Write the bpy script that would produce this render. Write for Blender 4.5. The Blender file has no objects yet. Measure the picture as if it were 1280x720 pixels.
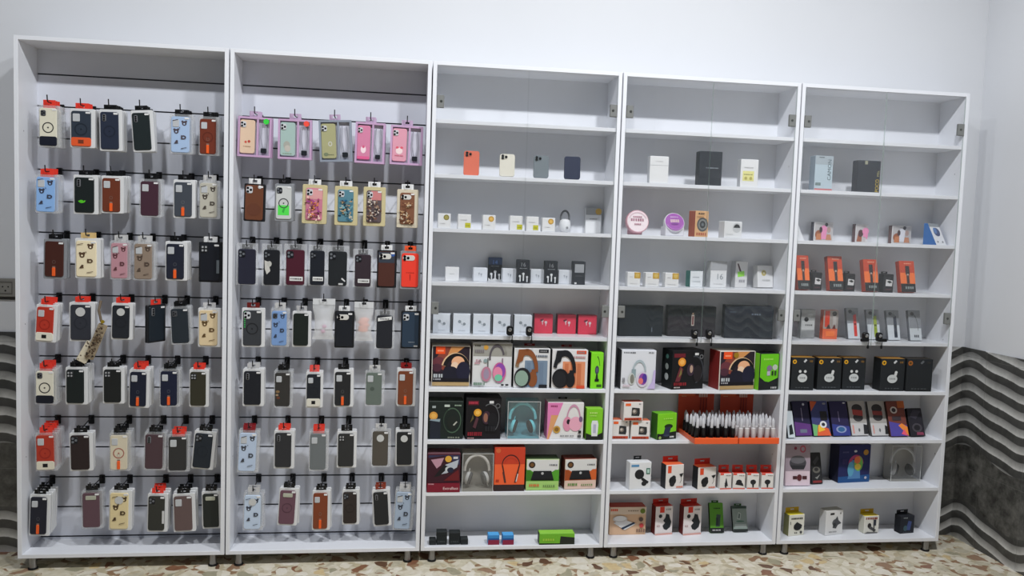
import bpy, math, random
from mathutils import Vector, Matrix, Euler
rnd = random.Random(7)
scn = bpy.context.scene
COL = scn.collection
PI = math.pi
R_ = math.radians

# ------------------------------------------------------------------ room measures (metres)
CB = 0.057                      # underside of the cabinets above the floor (leg height)
W, GAP, H, DEP, T = 0.8897, 0.0058, 2.3, 0.2, 0.018
WALLY = 0.235                   # face of the wall behind the cabinets
RWX = 4.716                     # face of the wall on the right
CAMP = Vector((1.6736, -3.7951, 1.5315 + CB))
CAMR = Euler((1.5018, -0.0336, -0.1324), 'XYZ')
FPX = 1016.05                   # focal length in pixels of a 1280 wide frame
RM = CAMR.to_matrix()
RMI = RM.transposed()

def ray(x, y):
    return RM @ Vector(((x - 640) / FPX, -(y - 360) / FPX, -1.0))
def at_y(x, y, Y):
    d = ray(x, y); t = (Y - CAMP.y) / d.y
    return CAMP.x + d.x * t, CAMP.z + d.z * t
def at_z(x, y, Z):
    d = ray(x, y); t = (Z - CAMP.z) / d.z
    return CAMP.x + d.x * t, CAMP.y + d.y * t
def proj(X, Y, Z):
    q = RMI @ (Vector((X, Y, Z)) - CAMP)
    return 640 + FPX * q.x / -q.z, 360 - FPX * q.y / -q.z

def shelf_top(i):               # i = 1 top shelf ... 8, 9 = bottom board
    return CB + (T if i == 9 else 0.267 + 0.2505 * (8 - i) + T)
def cab_x(c):
    return c * (W + GAP)

# ------------------------------------------------------------------ materials
def lin(c):
    c = c / 255.0
    return c / 12.92 if c <= 0.04045 else ((c + 0.055) / 1.055) ** 2.4
_mats = {}
def M(rgb, rough=0.45, metal=0.0, kind='plain'):
    rgb = tuple(int(max(0, min(255, v))) for v in rgb)
    key = (rgb, rough, metal, kind)
    if key in _mats: return _mats[key]
    m = bpy.data.materials.new(kind + '_%d_%d_%d' % rgb); m.use_nodes = True
    nt = m.node_tree; b = nt.nodes['Principled BSDF']
    col = [lin(v) for v in rgb]
    if kind == 'plain' and not metal:      # printed and moulded goods take a little less light than their measured tone
        g = .58 + .42*max(col)**.6; col = [v*g for v in col]
    col = tuple(col) + (1,)
    b.inputs['Roughness'].default_value = rough
    b.inputs['Metallic'].default_value = metal
    if kind == 'plain': b.inputs['Specular IOR Level'].default_value = .32
    if kind == 'grain':          # a trace of tonal grain
        tc = nt.nodes.new('ShaderNodeTexCoord'); n = nt.nodes.new('ShaderNodeTexNoise')
        n.inputs['Scale'].default_value = 14; n.inputs['Detail'].default_value = 3
        nt.links.new(tc.outputs['Object'], n.inputs['Vector'])
        mx = nt.nodes.new('ShaderNodeMix'); mx.data_type = 'RGBA'
        mx.inputs['A'].default_value = tuple(v * 0.97 for v in col[:3]) + (1,)
        mx.inputs['B'].default_value = tuple(min(1, v * 1.02) for v in col[:3]) + (1,)
        nt.links.new(n.outputs['Fac'], mx.inputs['Factor'])
        nt.links.new(mx.outputs['Result'], b.inputs['Base Color'])
    else:
        b.inputs['Base Color'].default_value = col
    _mats[key] = m
    return m
def clear_mat(name, tint, opacity, rough=0.08, refl=True):
    m = bpy.data.materials.new(name); m.use_nodes = True
    nt = m.node_tree; nt.nodes.clear()
    out = nt.nodes.new('ShaderNodeOutputMaterial')
    tr = nt.nodes.new('ShaderNodeBsdfTransparent'); tr.inputs['Color'].default_value = (1, 1, 1, 1)
    p = nt.nodes.new('ShaderNodeBsdfDiffuse'); p.inputs['Color'].default_value = tint
    mx = nt.nodes.new('ShaderNodeMixShader'); mx.inputs[0].default_value = opacity
    nt.links.new(tr.outputs[0], mx.inputs[1]); nt.links.new(p.outputs[0], mx.inputs[2])
    gl = nt.nodes.new('ShaderNodeBsdfGlossy'); gl.inputs['Roughness'].default_value = rough
    fr = nt.nodes.new('ShaderNodeFresnel'); 
    ge = nt.nodes.new('ShaderNodeNewGeometry'); mr = nt.nodes.new('ShaderNodeMapRange')   # thin pane: the far face reflects as the near one
    mr.inputs['To Min'].default_value = 1.45; mr.inputs['To Max'].default_value = 1/1.45
    nt.links.new(ge.outputs['Backfacing'], mr.inputs['Value']); nt.links.new(mr.outputs[0], fr.inputs['IOR'])
    m2 = nt.nodes.new('ShaderNodeMixShader')
    nt.links.new(fr.outputs[0], m2.inputs[0]); nt.links.new(mx.outputs[0], m2.inputs[1]); nt.links.new(gl.outputs[0], m2.inputs[2])
    nt.links.new(m2.outputs[0], out.inputs[0])
    return m
MELAMINE = M((225, 227, 232), 0.35, 0, 'grain')
SLAT = M((208, 211, 220), 0.4, 0, 'grain')
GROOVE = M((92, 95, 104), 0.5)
BLACKP = M((22, 23, 26), 0.4)
STEEL = M((150, 150, 152), 0.3, 0.85)
HINGE = M((136, 138, 136), 0.4)
GLASSEDGE = clear_mat('glass_edge', (0.50, 0.62, 0.58, 1), 0.55, 0.1)
GLASS = clear_mat('door_glass', (0.62, 0.70, 0.70, 1), 0.013, 0.02)  # slight diffuse share puts the pale haze of reflections into the doors
CLEAR = clear_mat('clear_plastic', (0.75, 0.77, 0.8, 1), 0.26, 0.12)
CLEARBOX = clear_mat('clear_box_plastic', (0.7, 0.72, 0.72, 1), 0.04, 0.1)
POLY = clear_mat('poly_bag', (0.8, 0.82, 0.85, 1), 0.22, 0.2)

# ------------------------------------------------------------------ mesh building
class MB:
    def __init__(s): s.v = []; s.f = []; s.m = []; s.mats = []
    def mi(s, m):
        if m not in s.mats: s.mats.append(m)
        return s.mats.index(m)
    def add(s, vs, fs, m):
        k = len(s.v); s.v += [tuple(v) for v in vs]; i = s.mi(m)
        for f in fs: s.f.append([a + k for a in f]); s.m.append(i)
        return s
    def box(s, x0, x1, y0, y1, z0, z1, m, front=None, top=None, side=None):
        vs = [(x0,y0,z0),(x1,y0,z0),(x1,y1,z0),(x0,y1,z0),(x0,y0,z1),(x1,y0,z1),(x1,y1,z1),(x0,y1,z1)]
        for f, mm in (([3,2,1,0], m), ([4,5,6,7], top or m), ([0,1,5,4], front or m), ([2,3,7,6], m), ([3,0,4,7], side or m), ([1,2,6,5], side or m)):
            s.add(vs, [f], mm)
        return s
    def cbox(s, x0, x1, y0, y1, z0, z1, m, c=0.0015, front=None, top=None, side=None):
        """carton: a box whose edges are taken off by c"""
        c = min(c, (x1-x0)*.3, (y1-y0)*.3, (z1-z0)*.3)
        X = (x0, x1); Y = (y0, y1); Z = (z0, z1); vs = []; ix = {}
        for a in (0,1):
            for b in (0,1):
                for d in (0,1):
                    sx, sy, sz = (1,-1)[a], (1,-1)[b], (1,-1)[d]
                    for k in range(3):
                        p = [X[a], Y[b], Z[d]]
                        for j, sg in enumerate((sx, sy, sz)):
                            if j != k: p[j] += sg * c
                        ix[a,b,d,k] = len(vs); vs.append(p)
        def q(l): return [ix[t] for t in l]
        F = [(q([(0,0,0,0),(0,0,1,0),(0,1,1,0),(0,1,0,0)]), side or m), (q([(1,0,0,0),(1,1,0,0),(1,1,1,0),(1,0,1,0)]), side or m),
             (q([(0,0,0,1),(1,0,0,1),(1,0,1,1),(0,0,1,1)]), front or m), (q([(0,1,0,1),(0,1,1,1),(1,1,1,1),(1,1,0,1)]), m),
             (q([(0,0,0,2),(0,1,0,2),(1,1,0,2),(1,0,0,2)]), m), (q([(0,0,1,2),(1,0,1,2),(1,1,1,2),(0,1,1,2)]), top or m)]
        for a in (0,1):
            for b in (0,1):
                F.append((q([(a,b,0,0),(a,b,0,1),(a,b,1,1),(a,b,1,0)]), front or m))
                F.append((q([(a,0,b,0),(a,0,b,2),(a,1,b,2),(a,1,b,0)]), side or m))
                F.append((q([(0,a,b,1),(0,a,b,2),(1,a,b,2),(1,a,b,1)]), front or m))
        for a in (0,1):
            for b in (0,1):
                for d in (0,1): F.append((q([(a,b,d,0),(a,b,d,1),(a,b,d,2)]), m))
        k = len(s.v); s.v += [tuple(v) for v in vs]
        for f, mm in F: s.f.append([a + k for a in f]); s.m.append(s.mi(mm))
        return s
    def slab(s, xc, zc, w, h, y0, y1, m, r=0.006, b=0.0012, back=None, n=4):
        """rounded plate standing upright, front face at y0"""
        r = min(r, w*.49, h*.49)
        def ring(ins, y):
            o = []
            for cx, cz, a0 in ((w/2-r, h/2-r, 0), (-w/2+r, h/2-r, 90), (-w/2+r, -h/2+r, 180), (w/2-r, -h/2+r, 270)):
                for i in range(n + 1):
                    a = R_(a0 + 90*i/n); rr = max(r - ins, 0)
                    o.append((xc + cx + rr*math.cos(a), y, zc + cz + rr*math.sin(a)))
            return o
        rings = [ring(b, y0), ring(0, y0 + b), ring(0, y1)]
        N = len(rings[0]); vs = sum(rings, [])
        fs = [list(range(N-1, -1, -1))[::-1]]
        for k in (0,1):
            for i in range(N):
                j = (i+1) % N; fs.append([k*N+i, k*N+j, (k+1)*N+j, (k+1)*N+i])
        fs.append([2*N + i for i in range(N)][::-1])
        return s.add(vs, fs, m)
    def frame(s, xc, zc, w, h, bw, y0, y1, m):
        for x0, x1, z0, z1 in ((-w/2,-w/2+bw,-h/2,h/2),(w/2-bw,w/2,-h/2,h/2),(-w/2+bw,w/2-bw,-h/2,-h/2+bw),(-w/2+bw,w/2-bw,h/2-bw,h/2)):
            s.box(xc+x0, xc+x1, y0, y1, zc+z0, zc+z1, m)
        return s
    def tube(s, pts, r, m, n=8, rs=None, cap=True):
        P = [Vector(p) for p in pts]; vs = []; fs = []; up = None
        for i, p in enumerate(P):
            t = (P[min(i+1,len(P)-1)] - P[max(i-1,0)]).normalized()
            if up is None:
                up = Vector((0,0,1)) if abs(t.z) < .9 else Vector((1,0,0))
            u = (up - t*up.dot(t)).normalized(); w = t.cross(u); up = u
            rr = rs[i] if rs else r
            for k in range(n):
                a = 2*PI*k/n; vs.append(p + u*(rr*math.cos(a)) + w*(rr*math.sin(a)))
        for i in range(len(P)-1):
            for k in range(n):
                j = (k+1) % n; fs.append([i*n+k, i*n+j, (i+1)*n+j, (i+1)*n+k])
        if cap: fs.append(list(range(n))[::-1]); fs.append([(len(P)-1)*n+k for k in range(n)])
        return s.add(vs, fs, m)
    def lathe(s, c, prof, m, n=20, axis='z', rx=1.0):
        """prof: list of (radius, height) turned about the axis through c"""
        vs = []; fs = []
        for r, h in prof:
            for k in range(n):
                a = 2*PI*k/n; x, y = r*math.cos(a)*rx, r*math.sin(a)
                vs.append((c[0]+x, c[1]+y, c[2]+h) if axis == 'z' else (c[0]+x, c[1]-h, c[2]+y) if axis == 'y' else (c[0]+h, c[1]+x, c[2]+y))
        for i in range(len(prof)-1):
            for k in range(n):
                j = (k+1) % n; fs.append([i*n+k, i*n+j, (i+1)*n+j, (i+1)*n+k])
        fs.append(list(range(n))[::-1]); fs.append([(len(prof)-1)*n+k for k in range(n)])
        return s.add(vs, fs, m)
    def build(s, name, parent=None, smooth=False):
        me = bpy.data.meshes.new(name); me.from_pydata(s.v, [], s.f)
        for m in s.mats: me.materials.append(m)
        me.polygons.foreach_set('material_index', s.m)
        if smooth:
            me.polygons.foreach_set('use_smooth', [True]*len(s.f))
            me.set_sharp_from_angle(angle=R_(40))
        me.update()
        o = bpy.data.objects.new(name, me); COL.objects.link(o)
        if parent is not None: o.parent = parent
        return o
def tag(o, label, cat, group=None):
    o['label'] = label; o['category'] = cat
    if group: o['group'] = group
    nw = len(label.split())
    if not 4 <= nw <= 16: print('LABEL LENGTH', nw, label)
    return o
def root(name, loc, label, cat, group=None, rot=(0,0,0)):
    o = bpy.data.objects.new(name, None); COL.objects.link(o); o.empty_display_size = .02
    o.location = loc; o.rotation_euler = rot
    return tag(o, label, cat, group)
def struct(o): o['kind'] = 'structure'; return o
ORD = ['first','second','third','fourth','fifth','sixth','seventh','eighth','ninth','tenth']
CABN = ['leftmost cabinet','second cabinet','middle cabinet','fourth cabinet','rightmost cabinet']

# ------------------------------------------------------------------ printing on flat fronts
_txt = {}
def text_geo(t):
    if t in _txt: return _txt[t]
    cu = bpy.data.curves.new('lettering', 'FONT'); cu.body = t; cu.size = 1.0; cu.resolution_u = 3
    ob = bpy.data.objects.new('lettering', cu); COL.objects.link(ob)
    me = bpy.data.meshes.new_from_object(ob.evaluated_get(bpy.context.evaluated_depsgraph_get()))
    vs = [(v.co.x, v.co.y) for v in me.vertices]; fs = [list(p.vertices) for p in me.polygons]
    bpy.data.objects.remove(ob); bpy.data.curves.remove(cu); bpy.data.meshes.remove(me)
    xs = [v[0] for v in vs]; ys = [v[1] for v in vs]
    cx, cy, hh, ww = (min(xs)+max(xs))/2, (min(ys)+max(ys))/2, max(ys)-min(ys), max(xs)-min(xs)
    vs = [((x-cx)/hh, (y-cy)/hh) for x, y in vs]
    _txt[t] = (vs, fs, ww/hh); return _txt[t]
# shapes: u to the right 0..1, v upwards 0..1
def Rc(u0, v0, u1, v1, c): return ('p', [(u0,v0),(u1,v0),(u1,v1),(u0,v1)], c)
def P(pts, c): return ('p', pts, c)
def E(u, v, ru, c, rv=None, hole=0): return ('e', u, v, ru, rv, hole, c)
def A(u, v, ru, rv, a0, a1, th, c): return ('a', u, v, ru, rv, a0, a1, th, c)
def TX(t, u, v, hv, c, rot=0, maxw=None): return ('t', t, u, v, hv, c, rot, maxw)
def LN(u, v, w, h, c, n=5):      # a line of tiny unreadable print: broken short bars
    o = []; r = random.Random(int(u*991+v*7919+n)); x = u
    st = w/n
    for i in range(n):
        o.append(Rc(x, v, x + st*(.55+.35*r.random()), v + h, c)); x += st
    return o
def flat(l):
    o = []
    for s in l:
        if isinstance(s, list): o += flat(s)
        else: o.append(s)
    return o
def prints(mb, w, h, shapes, y=0.0, x0=None, z0=0.0, step=0.00025):
    if x0 is None: x0 = -w/2
    k = 0
    for s in flat(shapes):
        k += 1; yy = y - 0.0003 - step*k
        c = M(s[-1] if s[0] in 'pea' else s[5], 0.55)
        if s[0] == 'p':
            mb.add([(x0+u*w, yy, z0+v*h) for u, v in s[1]], [list(range(len(s[1])))], c)
        elif s[0] == 'e':
            _, u, v, ru, rv, hole, _c = s; n = 20; a = ru*w; b = rv*h if rv else a
            o = [(x0+u*w+a*math.cos(2*PI*i/n), yy, z0+v*h+b*math.sin(2*PI*i/n)) for i in range(n)]
            if hole:
                q = [(x0+u*w+hole*a*math.cos(2*PI*i/n), yy, z0+v*h+hole*b*math.sin(2*PI*i/n)) for i in range(n)]
                mb.add(o+q, [[i, (i+1) % n, n+(i+1) % n, n+i] for i in range(n)], c)
            else: mb.add(o, [list(range(n))], c)
        elif s[0] == 'a':
            _, u, v, ru, rv, a0, a1, th, _c = s; n = 14; vs = []
            for i in range(n+1):
                a = R_(a0+(a1-a0)*i/n)
                for q in (1, 1-th): vs.append((x0+(u+ru*q*math.cos(a))*w, yy, z0+(v+rv*q*math.sin(a))*h))
            mb.add(vs, [[2*i, 2*i+2, 2*i+3, 2*i+1][::-1] for i in range(n)], c)
        elif s[0] == 't':
            _, t, u, v, hv, _c, rot, mw = s; vs, fs, asp = text_geo(t); sc = hv*h if not rot else hv*w; sx = sc
            if mw: sx = min(sx, mw*(h if rot else w)/asp)
            ca, sa = math.cos(R_(rot)), math.sin(R_(rot))
            mb.add([(x0+u*w+(p[0]*sx)*ca-(p[1]*sc)*sa, yy, z0+v*h+(p[0]*sx)*sa+(p[1]*sc)*ca) for p in vs], fs, c)
    return mb
# ---
def dup(o, parent=None, skip=False):
    c = o.copy(); COL.objects.link(c)
    if parent is not None: c.parent = parent
    if not skip:
        for ch in list(o.children): dup(ch, c)
    return c
# ================================================================== the room
def noise_wall(name, base):
    m = bpy.data.materials.new(name); m.use_nodes = True; nt = m.node_tree; b = nt.nodes['Principled BSDF']
    tc = nt.nodes.new('ShaderNodeTexCoord'); n = nt.nodes.new('ShaderNodeTexNoise')
    n.inputs['Scale'].default_value = 2.2; n.inputs['Detail'].default_value = 5
    mx = nt.nodes.new('ShaderNodeMix'); mx.data_type = 'RGBA'
    c = [lin(v) for v in base]
    mx.inputs['A'].default_value = (c[0]*.95, c[1]*.95, c[2]*.95, 1); mx.inputs['B'].default_value = (c[0], c[1], c[2], 1)
    nt.links.new(tc.outputs['Object'], n.inputs['Vector']); nt.links.new(n.outputs['Fac'], mx.inputs['Factor'])
    nt.links.new(mx.outputs['Result'], b.inputs['Base Color']); b.inputs['Roughness'].default_value = .6
    bp = nt.nodes.new('ShaderNodeBump'); bp.inputs['Strength'].default_value = .06
    n2 = nt.nodes.new('ShaderNodeTexNoise'); n2.inputs['Scale'].default_value = 60
    nt.links.new(tc.outputs['Object'], n2.inputs['Vector']); nt.links.new(n2.outputs['Fac'], bp.inputs['Height']); nt.links.new(bp.outputs['Normal'], b.inputs['Normal'])
    return m
PAINT = noise_wall('wall_paint', (217, 219, 223)); GREYP = noise_wall('grey_wall_paint', (116, 120, 128))
def floor_mat():
    m = bpy.data.materials.new('marble_chip_floor'); m.use_nodes = True; nt = m.node_tree; b = nt.nodes['Principled BSDF']; L = nt.links.new
    tc = nt.nodes.new('ShaderNodeTexCoord')
    dn = nt.nodes.new('ShaderNodeTexNoise'); dn.inputs['Scale'].default_value = 9; L(tc.outputs['Object'], dn.inputs['Vector'])
    add = nt.nodes.new('ShaderNodeVectorMath'); add.operation = 'MULTIPLY_ADD'
    add.inputs[1].default_value = (.09, .09, 0); L(dn.outputs['Color'], add.inputs[0]); L(tc.outputs['Object'], add.inputs[2])
    def vor(feat, sc):
        v = nt.nodes.new('ShaderNodeTexVoronoi'); v.feature = feat; v.voronoi_dimensions = '2D'; v.inputs['Scale'].default_value = sc
        L(add.outputs[0], v.inputs['Vector']); return v
    def ramp(src, stops, interp='LINEAR'):
        r = nt.nodes.new('ShaderNodeValToRGB'); r.color_ramp.interpolation = interp; e = r.color_ramp.elements
        while len(e) < len(stops): e.new(.5)
        for q, (p, c) in zip(e, stops): q.position = p; q.color = (lin(c[0]), lin(c[1]), lin(c[2]), 1)
        L(src, r.inputs[0]); return r
    v1 = vor('F1', 13); e1 = vor('DISTANCE_TO_EDGE', 13)
    sep = nt.nodes.new('ShaderNodeSeparateColor'); L(v1.outputs['Color'], sep.inputs[0])
    chips = ramp(sep.outputs[0], [(0,(214,206,186)),(.2,(190,182,160)),(.32,(134,94,70)),(.4,(222,215,198)),(.58,(160,154,130)),(.66,(104,76,58)),(.72,(206,184,140)),(.8,(150,120,96)),(.86,(222,216,202))], 'CONSTANT')
    v2 = vor('F1', 34); sp2 = nt.nodes.new('ShaderNodeSeparateColor'); L(v2.outputs['Color'], sp2.inputs[0])
    fine = ramp(sp2.outputs[0], [(0,(206,198,176)),(.45,(188,176,148)),(.7,(214,206,188)),(.88,(150,120,92))], 'CONSTANT')
    edge = ramp(e1.outputs['Distance'], [(0,(0,0,0)),(.17,(0,0,0)),(.19,(255,255,255))])
    mx = nt.nodes.new('ShaderNodeMix'); mx.data_type = 'RGBA'
    L(edge.outputs[0], mx.inputs['Factor']); L(fine.outputs[0], mx.inputs['A']); L(chips.outputs[0], mx.inputs['B'])
    n = nt.nodes.new('ShaderNodeTexNoise'); n.inputs['Scale'].default_value = 40; n.inputs['Detail'].default_value = 6; L(tc.outputs['Object'], n.inputs['Vector'])
    m2 = nt.nodes.new('ShaderNodeMix'); m2.data_type = 'RGBA'; m2.blend_type = 'OVERLAY'; m2.inputs['Factor'].default_value = .35
    L(mx.outputs['Result'], m2.inputs['A']); L(n.outputs['Fac'], m2.inputs['B'])
    L(m2.outputs['Result'], b.inputs['Base Color']); b.inputs['Roughness'].default_value = .3
    return m
def tile_mat():
    """dark marble dado tile with wavy pale bands, in rows of patterned and plain tiles"""
    m = bpy.data.materials.new('wavy_marble_tile'); m.use_nodes = True; nt = m.node_tree; b = nt.nodes['Principled BSDF']; L = nt.links.new
    tc = nt.nodes.new('ShaderNodeTexCoord'); sp = nt.nodes.new('ShaderNodeSeparateXYZ'); L(tc.outputs['Object'], sp.inputs[0])
    def mt(op, a, c=None, d=None):
        n = nt.nodes.new('ShaderNodeMath'); n.operation = op
        for i, q in enumerate((a, c, d)):
            if q is None: continue
            if isinstance(q, (int, float)): n.inputs[i].default_value = q
            else: L(q, n.inputs[i])
        return n.outputs[0]
    s = mt('SUBTRACT', sp.outputs['X'], sp.outputs['Y'])      # runs along either wall
    z = sp.outputs['Z']
    nz = nt.nodes.new('ShaderNodeTexNoise'); nz.inputs['Scale'].default_value = 11; nz.inputs['Detail'].default_value = 8; nz.inputs['Roughness'].default_value = .65
    L(tc.outputs['Object'], nz.inputs['Vector'])
    w1 = mt('SINE', mt('MULTIPLY_ADD', s, 2*PI/.62, 2.3))
    w2 = mt('SINE', mt('MULTIPLY_ADD', s, 2*PI/.29, .8))
    wob = mt('ADD', mt('MULTIPLY', w1, .033), mt('MULTIPLY', w2, .009))
    ph = mt('FRACT', mt('DIVIDE', mt('ADD', mt('ADD', z, wob), mt('MULTIPLY', nz.outputs['Fac'], .012)), .083))
    r = nt.nodes.new('ShaderNodeValToRGB'); e = r.color_ramp.elements
    st = [(0,(66,66,65)),(.46,(74,74,72)),(.5,(204,204,202)),(.7,(168,168,166)),(.96,(128,128,126)),(1,(66,66,65))]
    while len(e) < len(st): e.new(.5)
    for q, (p, c) in zip(e, st): q.position = p; q.color = (lin(c[0]), lin(c[1]), lin(c[2]), 1)
    L(ph, r.inputs[0])
    zz = mt('ADD', z, mt('MULTIPLY', w1, .035))
    up = mt('GREATER_THAN', zz, .49); lo = mt('LESS_THAN', zz, .185)
    band = mt('MAXIMUM', up, lo)
    d = nt.nodes.new('ShaderNodeValToRGB'); d.color_ramp.elements[0].color = (lin(48),lin(48),lin(46),1); d.color_ramp.elements[1].color = (lin(104),lin(103),lin(99),1)
    d.color_ramp.elements[0].position = .3; d.color_ramp.elements[1].position = .75
    L(nz.outputs['Fac'], d.inputs[0])
    mx = nt.nodes.new('ShaderNodeMix'); mx.data_type = 'RGBA'; L(band, mx.inputs['Factor']); L(d.outputs[0], mx.inputs['A']); L(r.outputs[0], mx.inputs['B'])
    m2 = nt.nodes.new('ShaderNodeMix'); m2.data_type = 'RGBA'; m2.blend_type = 'OVERLAY'; m2.inputs['Factor'].default_value = .8
    L(mx.outputs['Result'], m2.inputs['A']); L(nz.outputs['Fac'], m2.inputs['B'])
    # tile joints
    jx = mt('LESS_THAN', mt('FRACT', mt('DIVIDE', mt('ADD', s, .14), .30)), .008)
    jz = mt('LESS_THAN', mt('FRACT', mt('DIVIDE', mt('ADD', z, .2), .60)), .005)
    j = mt('MULTIPLY', mt('MAXIMUM', jx, jz), .5)
    m3 = nt.nodes.new('ShaderNodeMix'); m3.data_type = 'RGBA'; L(j, m3.inputs['Factor']); L(m2.outputs['Result'], m3.inputs['A']); m3.inputs['B'].default_value = (lin(105),lin(105),lin(102),1)
    L(m3.outputs['Result'], b.inputs['Base Color']); b.inputs['Roughness'].default_value = .22
    return m
FLOORM, TILEM = floor_mat(), tile_mat()
LX, FY, CH = -1.5, -6.0, 4.15       # left wall, wall behind the camera, ceiling height
def sbox(name, a, m): return struct(MB().box(*a, m).build(name))
sbox('floor', (LX-.1, RWX+.1, FY-.1, WALLY+.1, -.1, 0), FLOORM)
sbox('ceiling', (LX-.1, RWX+.1, FY-.1, WALLY+.1, CH, CH+.1), GREYP)
sbox('wall_back', (LX-.1, RWX+.1, WALLY, WALLY+.1, 0, CH), PAINT)
sbox('wall_right', (RWX, RWX+.1, FY, WALLY, 0, CH), PAINT)
sbox('wall_left', (LX-.1, LX, FY, WALLY, 0, CH), GREYP)
sbox('wall_front', (LX, RWX, FY-.1, FY, 0, CH), GREYP)
TH = 1.047
def dado(name, a, capa):
    o = sbox(name, a, TILEM)
    return o
dado('trim_1', (LX, RWX-.008, WALLY-.008, WALLY, 0, TH), None)
dado('trim_2', (RWX-.008, RWX, FY, WALLY, 0, TH), None)

# socket on the wall left of the cabinets
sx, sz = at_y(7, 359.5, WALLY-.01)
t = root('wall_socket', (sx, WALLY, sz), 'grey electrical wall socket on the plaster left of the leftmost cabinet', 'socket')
MB().slab(0, 0, .088, .086, -.012, 0, M((150,148,142), .4), .006, .003).build('face_plate', t)
mb = MB(); mb.frame(0, 0, .06, .058, .004, -.0145, -.0118, M((120,118,112), .4)); mb.build('rim', t)
mb = MB()
for dx in (-.012, .012): mb.lathe((dx, -.0118, .004), [(.0035, 0), (.0035, .001)], M((35,33,30)), 10, 'y')
mb.lathe((0, -.0118, -.014), [(.004, 0), (.004, .001)], M((35,33,30)), 10, 'y'); mb.build('pin_holes', t)
MB().cbox(-.05, .05, -.008, 0, -.056, -.044, M((52,50,46)), .001).build('shadow_strip', t)  # dark strip put in for the shadow gap below the plate

# ================================================================== cabinets
def slat_board(c, par):
    """one continuous grooved board: profile extruded along x"""
    x0, x1 = T, W-T; y = .186; mb = MB(); g = [CB*0+2.1715-.14276*i for i in range(16)]
    z = H-T
    for i, gz in enumerate(g):
        a, b2 = gz+.0032, gz-.0032
        mb.add([(x0,y,a),(x1,y,a),(x1,y,z),(x0,y,z)], [[0,1,2,3]], SLAT)
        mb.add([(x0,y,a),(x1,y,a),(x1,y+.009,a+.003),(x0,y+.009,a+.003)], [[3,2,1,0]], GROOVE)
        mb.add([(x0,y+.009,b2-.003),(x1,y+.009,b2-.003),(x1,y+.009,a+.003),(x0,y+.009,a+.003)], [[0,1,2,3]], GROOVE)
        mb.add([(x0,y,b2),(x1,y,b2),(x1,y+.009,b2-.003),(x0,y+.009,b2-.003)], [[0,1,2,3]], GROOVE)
        z = b2
    mb.add([(x0,y,T),(x1,y,T),(x1,y,z),(x0,y,z)], [[0,1,2,3]], SLAT)
    mb.add([(x0,y,T),(x1,y,T),(x1,y+.014,T),(x0,y+.014,T)], [[3,2,1,0]], SLAT)
    mb.box(x0, x1, y+.0125, y+.02, T, H-T, SLAT)
    return mb.build('slatted_back_panel', par)
cab_lab = ['tall white cabinet with slatted back hung with phone cases, leftmost in the row',
           'tall white slatted cabinet with pink framed case packs on its top row',
           'white shelf cabinet with red earbud boxes behind glass, middle of the row',
           'white glass door cabinet with two orange stick trays on a shelf',
           'rightmost white glass door cabinet, nearest the wavy tiled corner']
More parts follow.
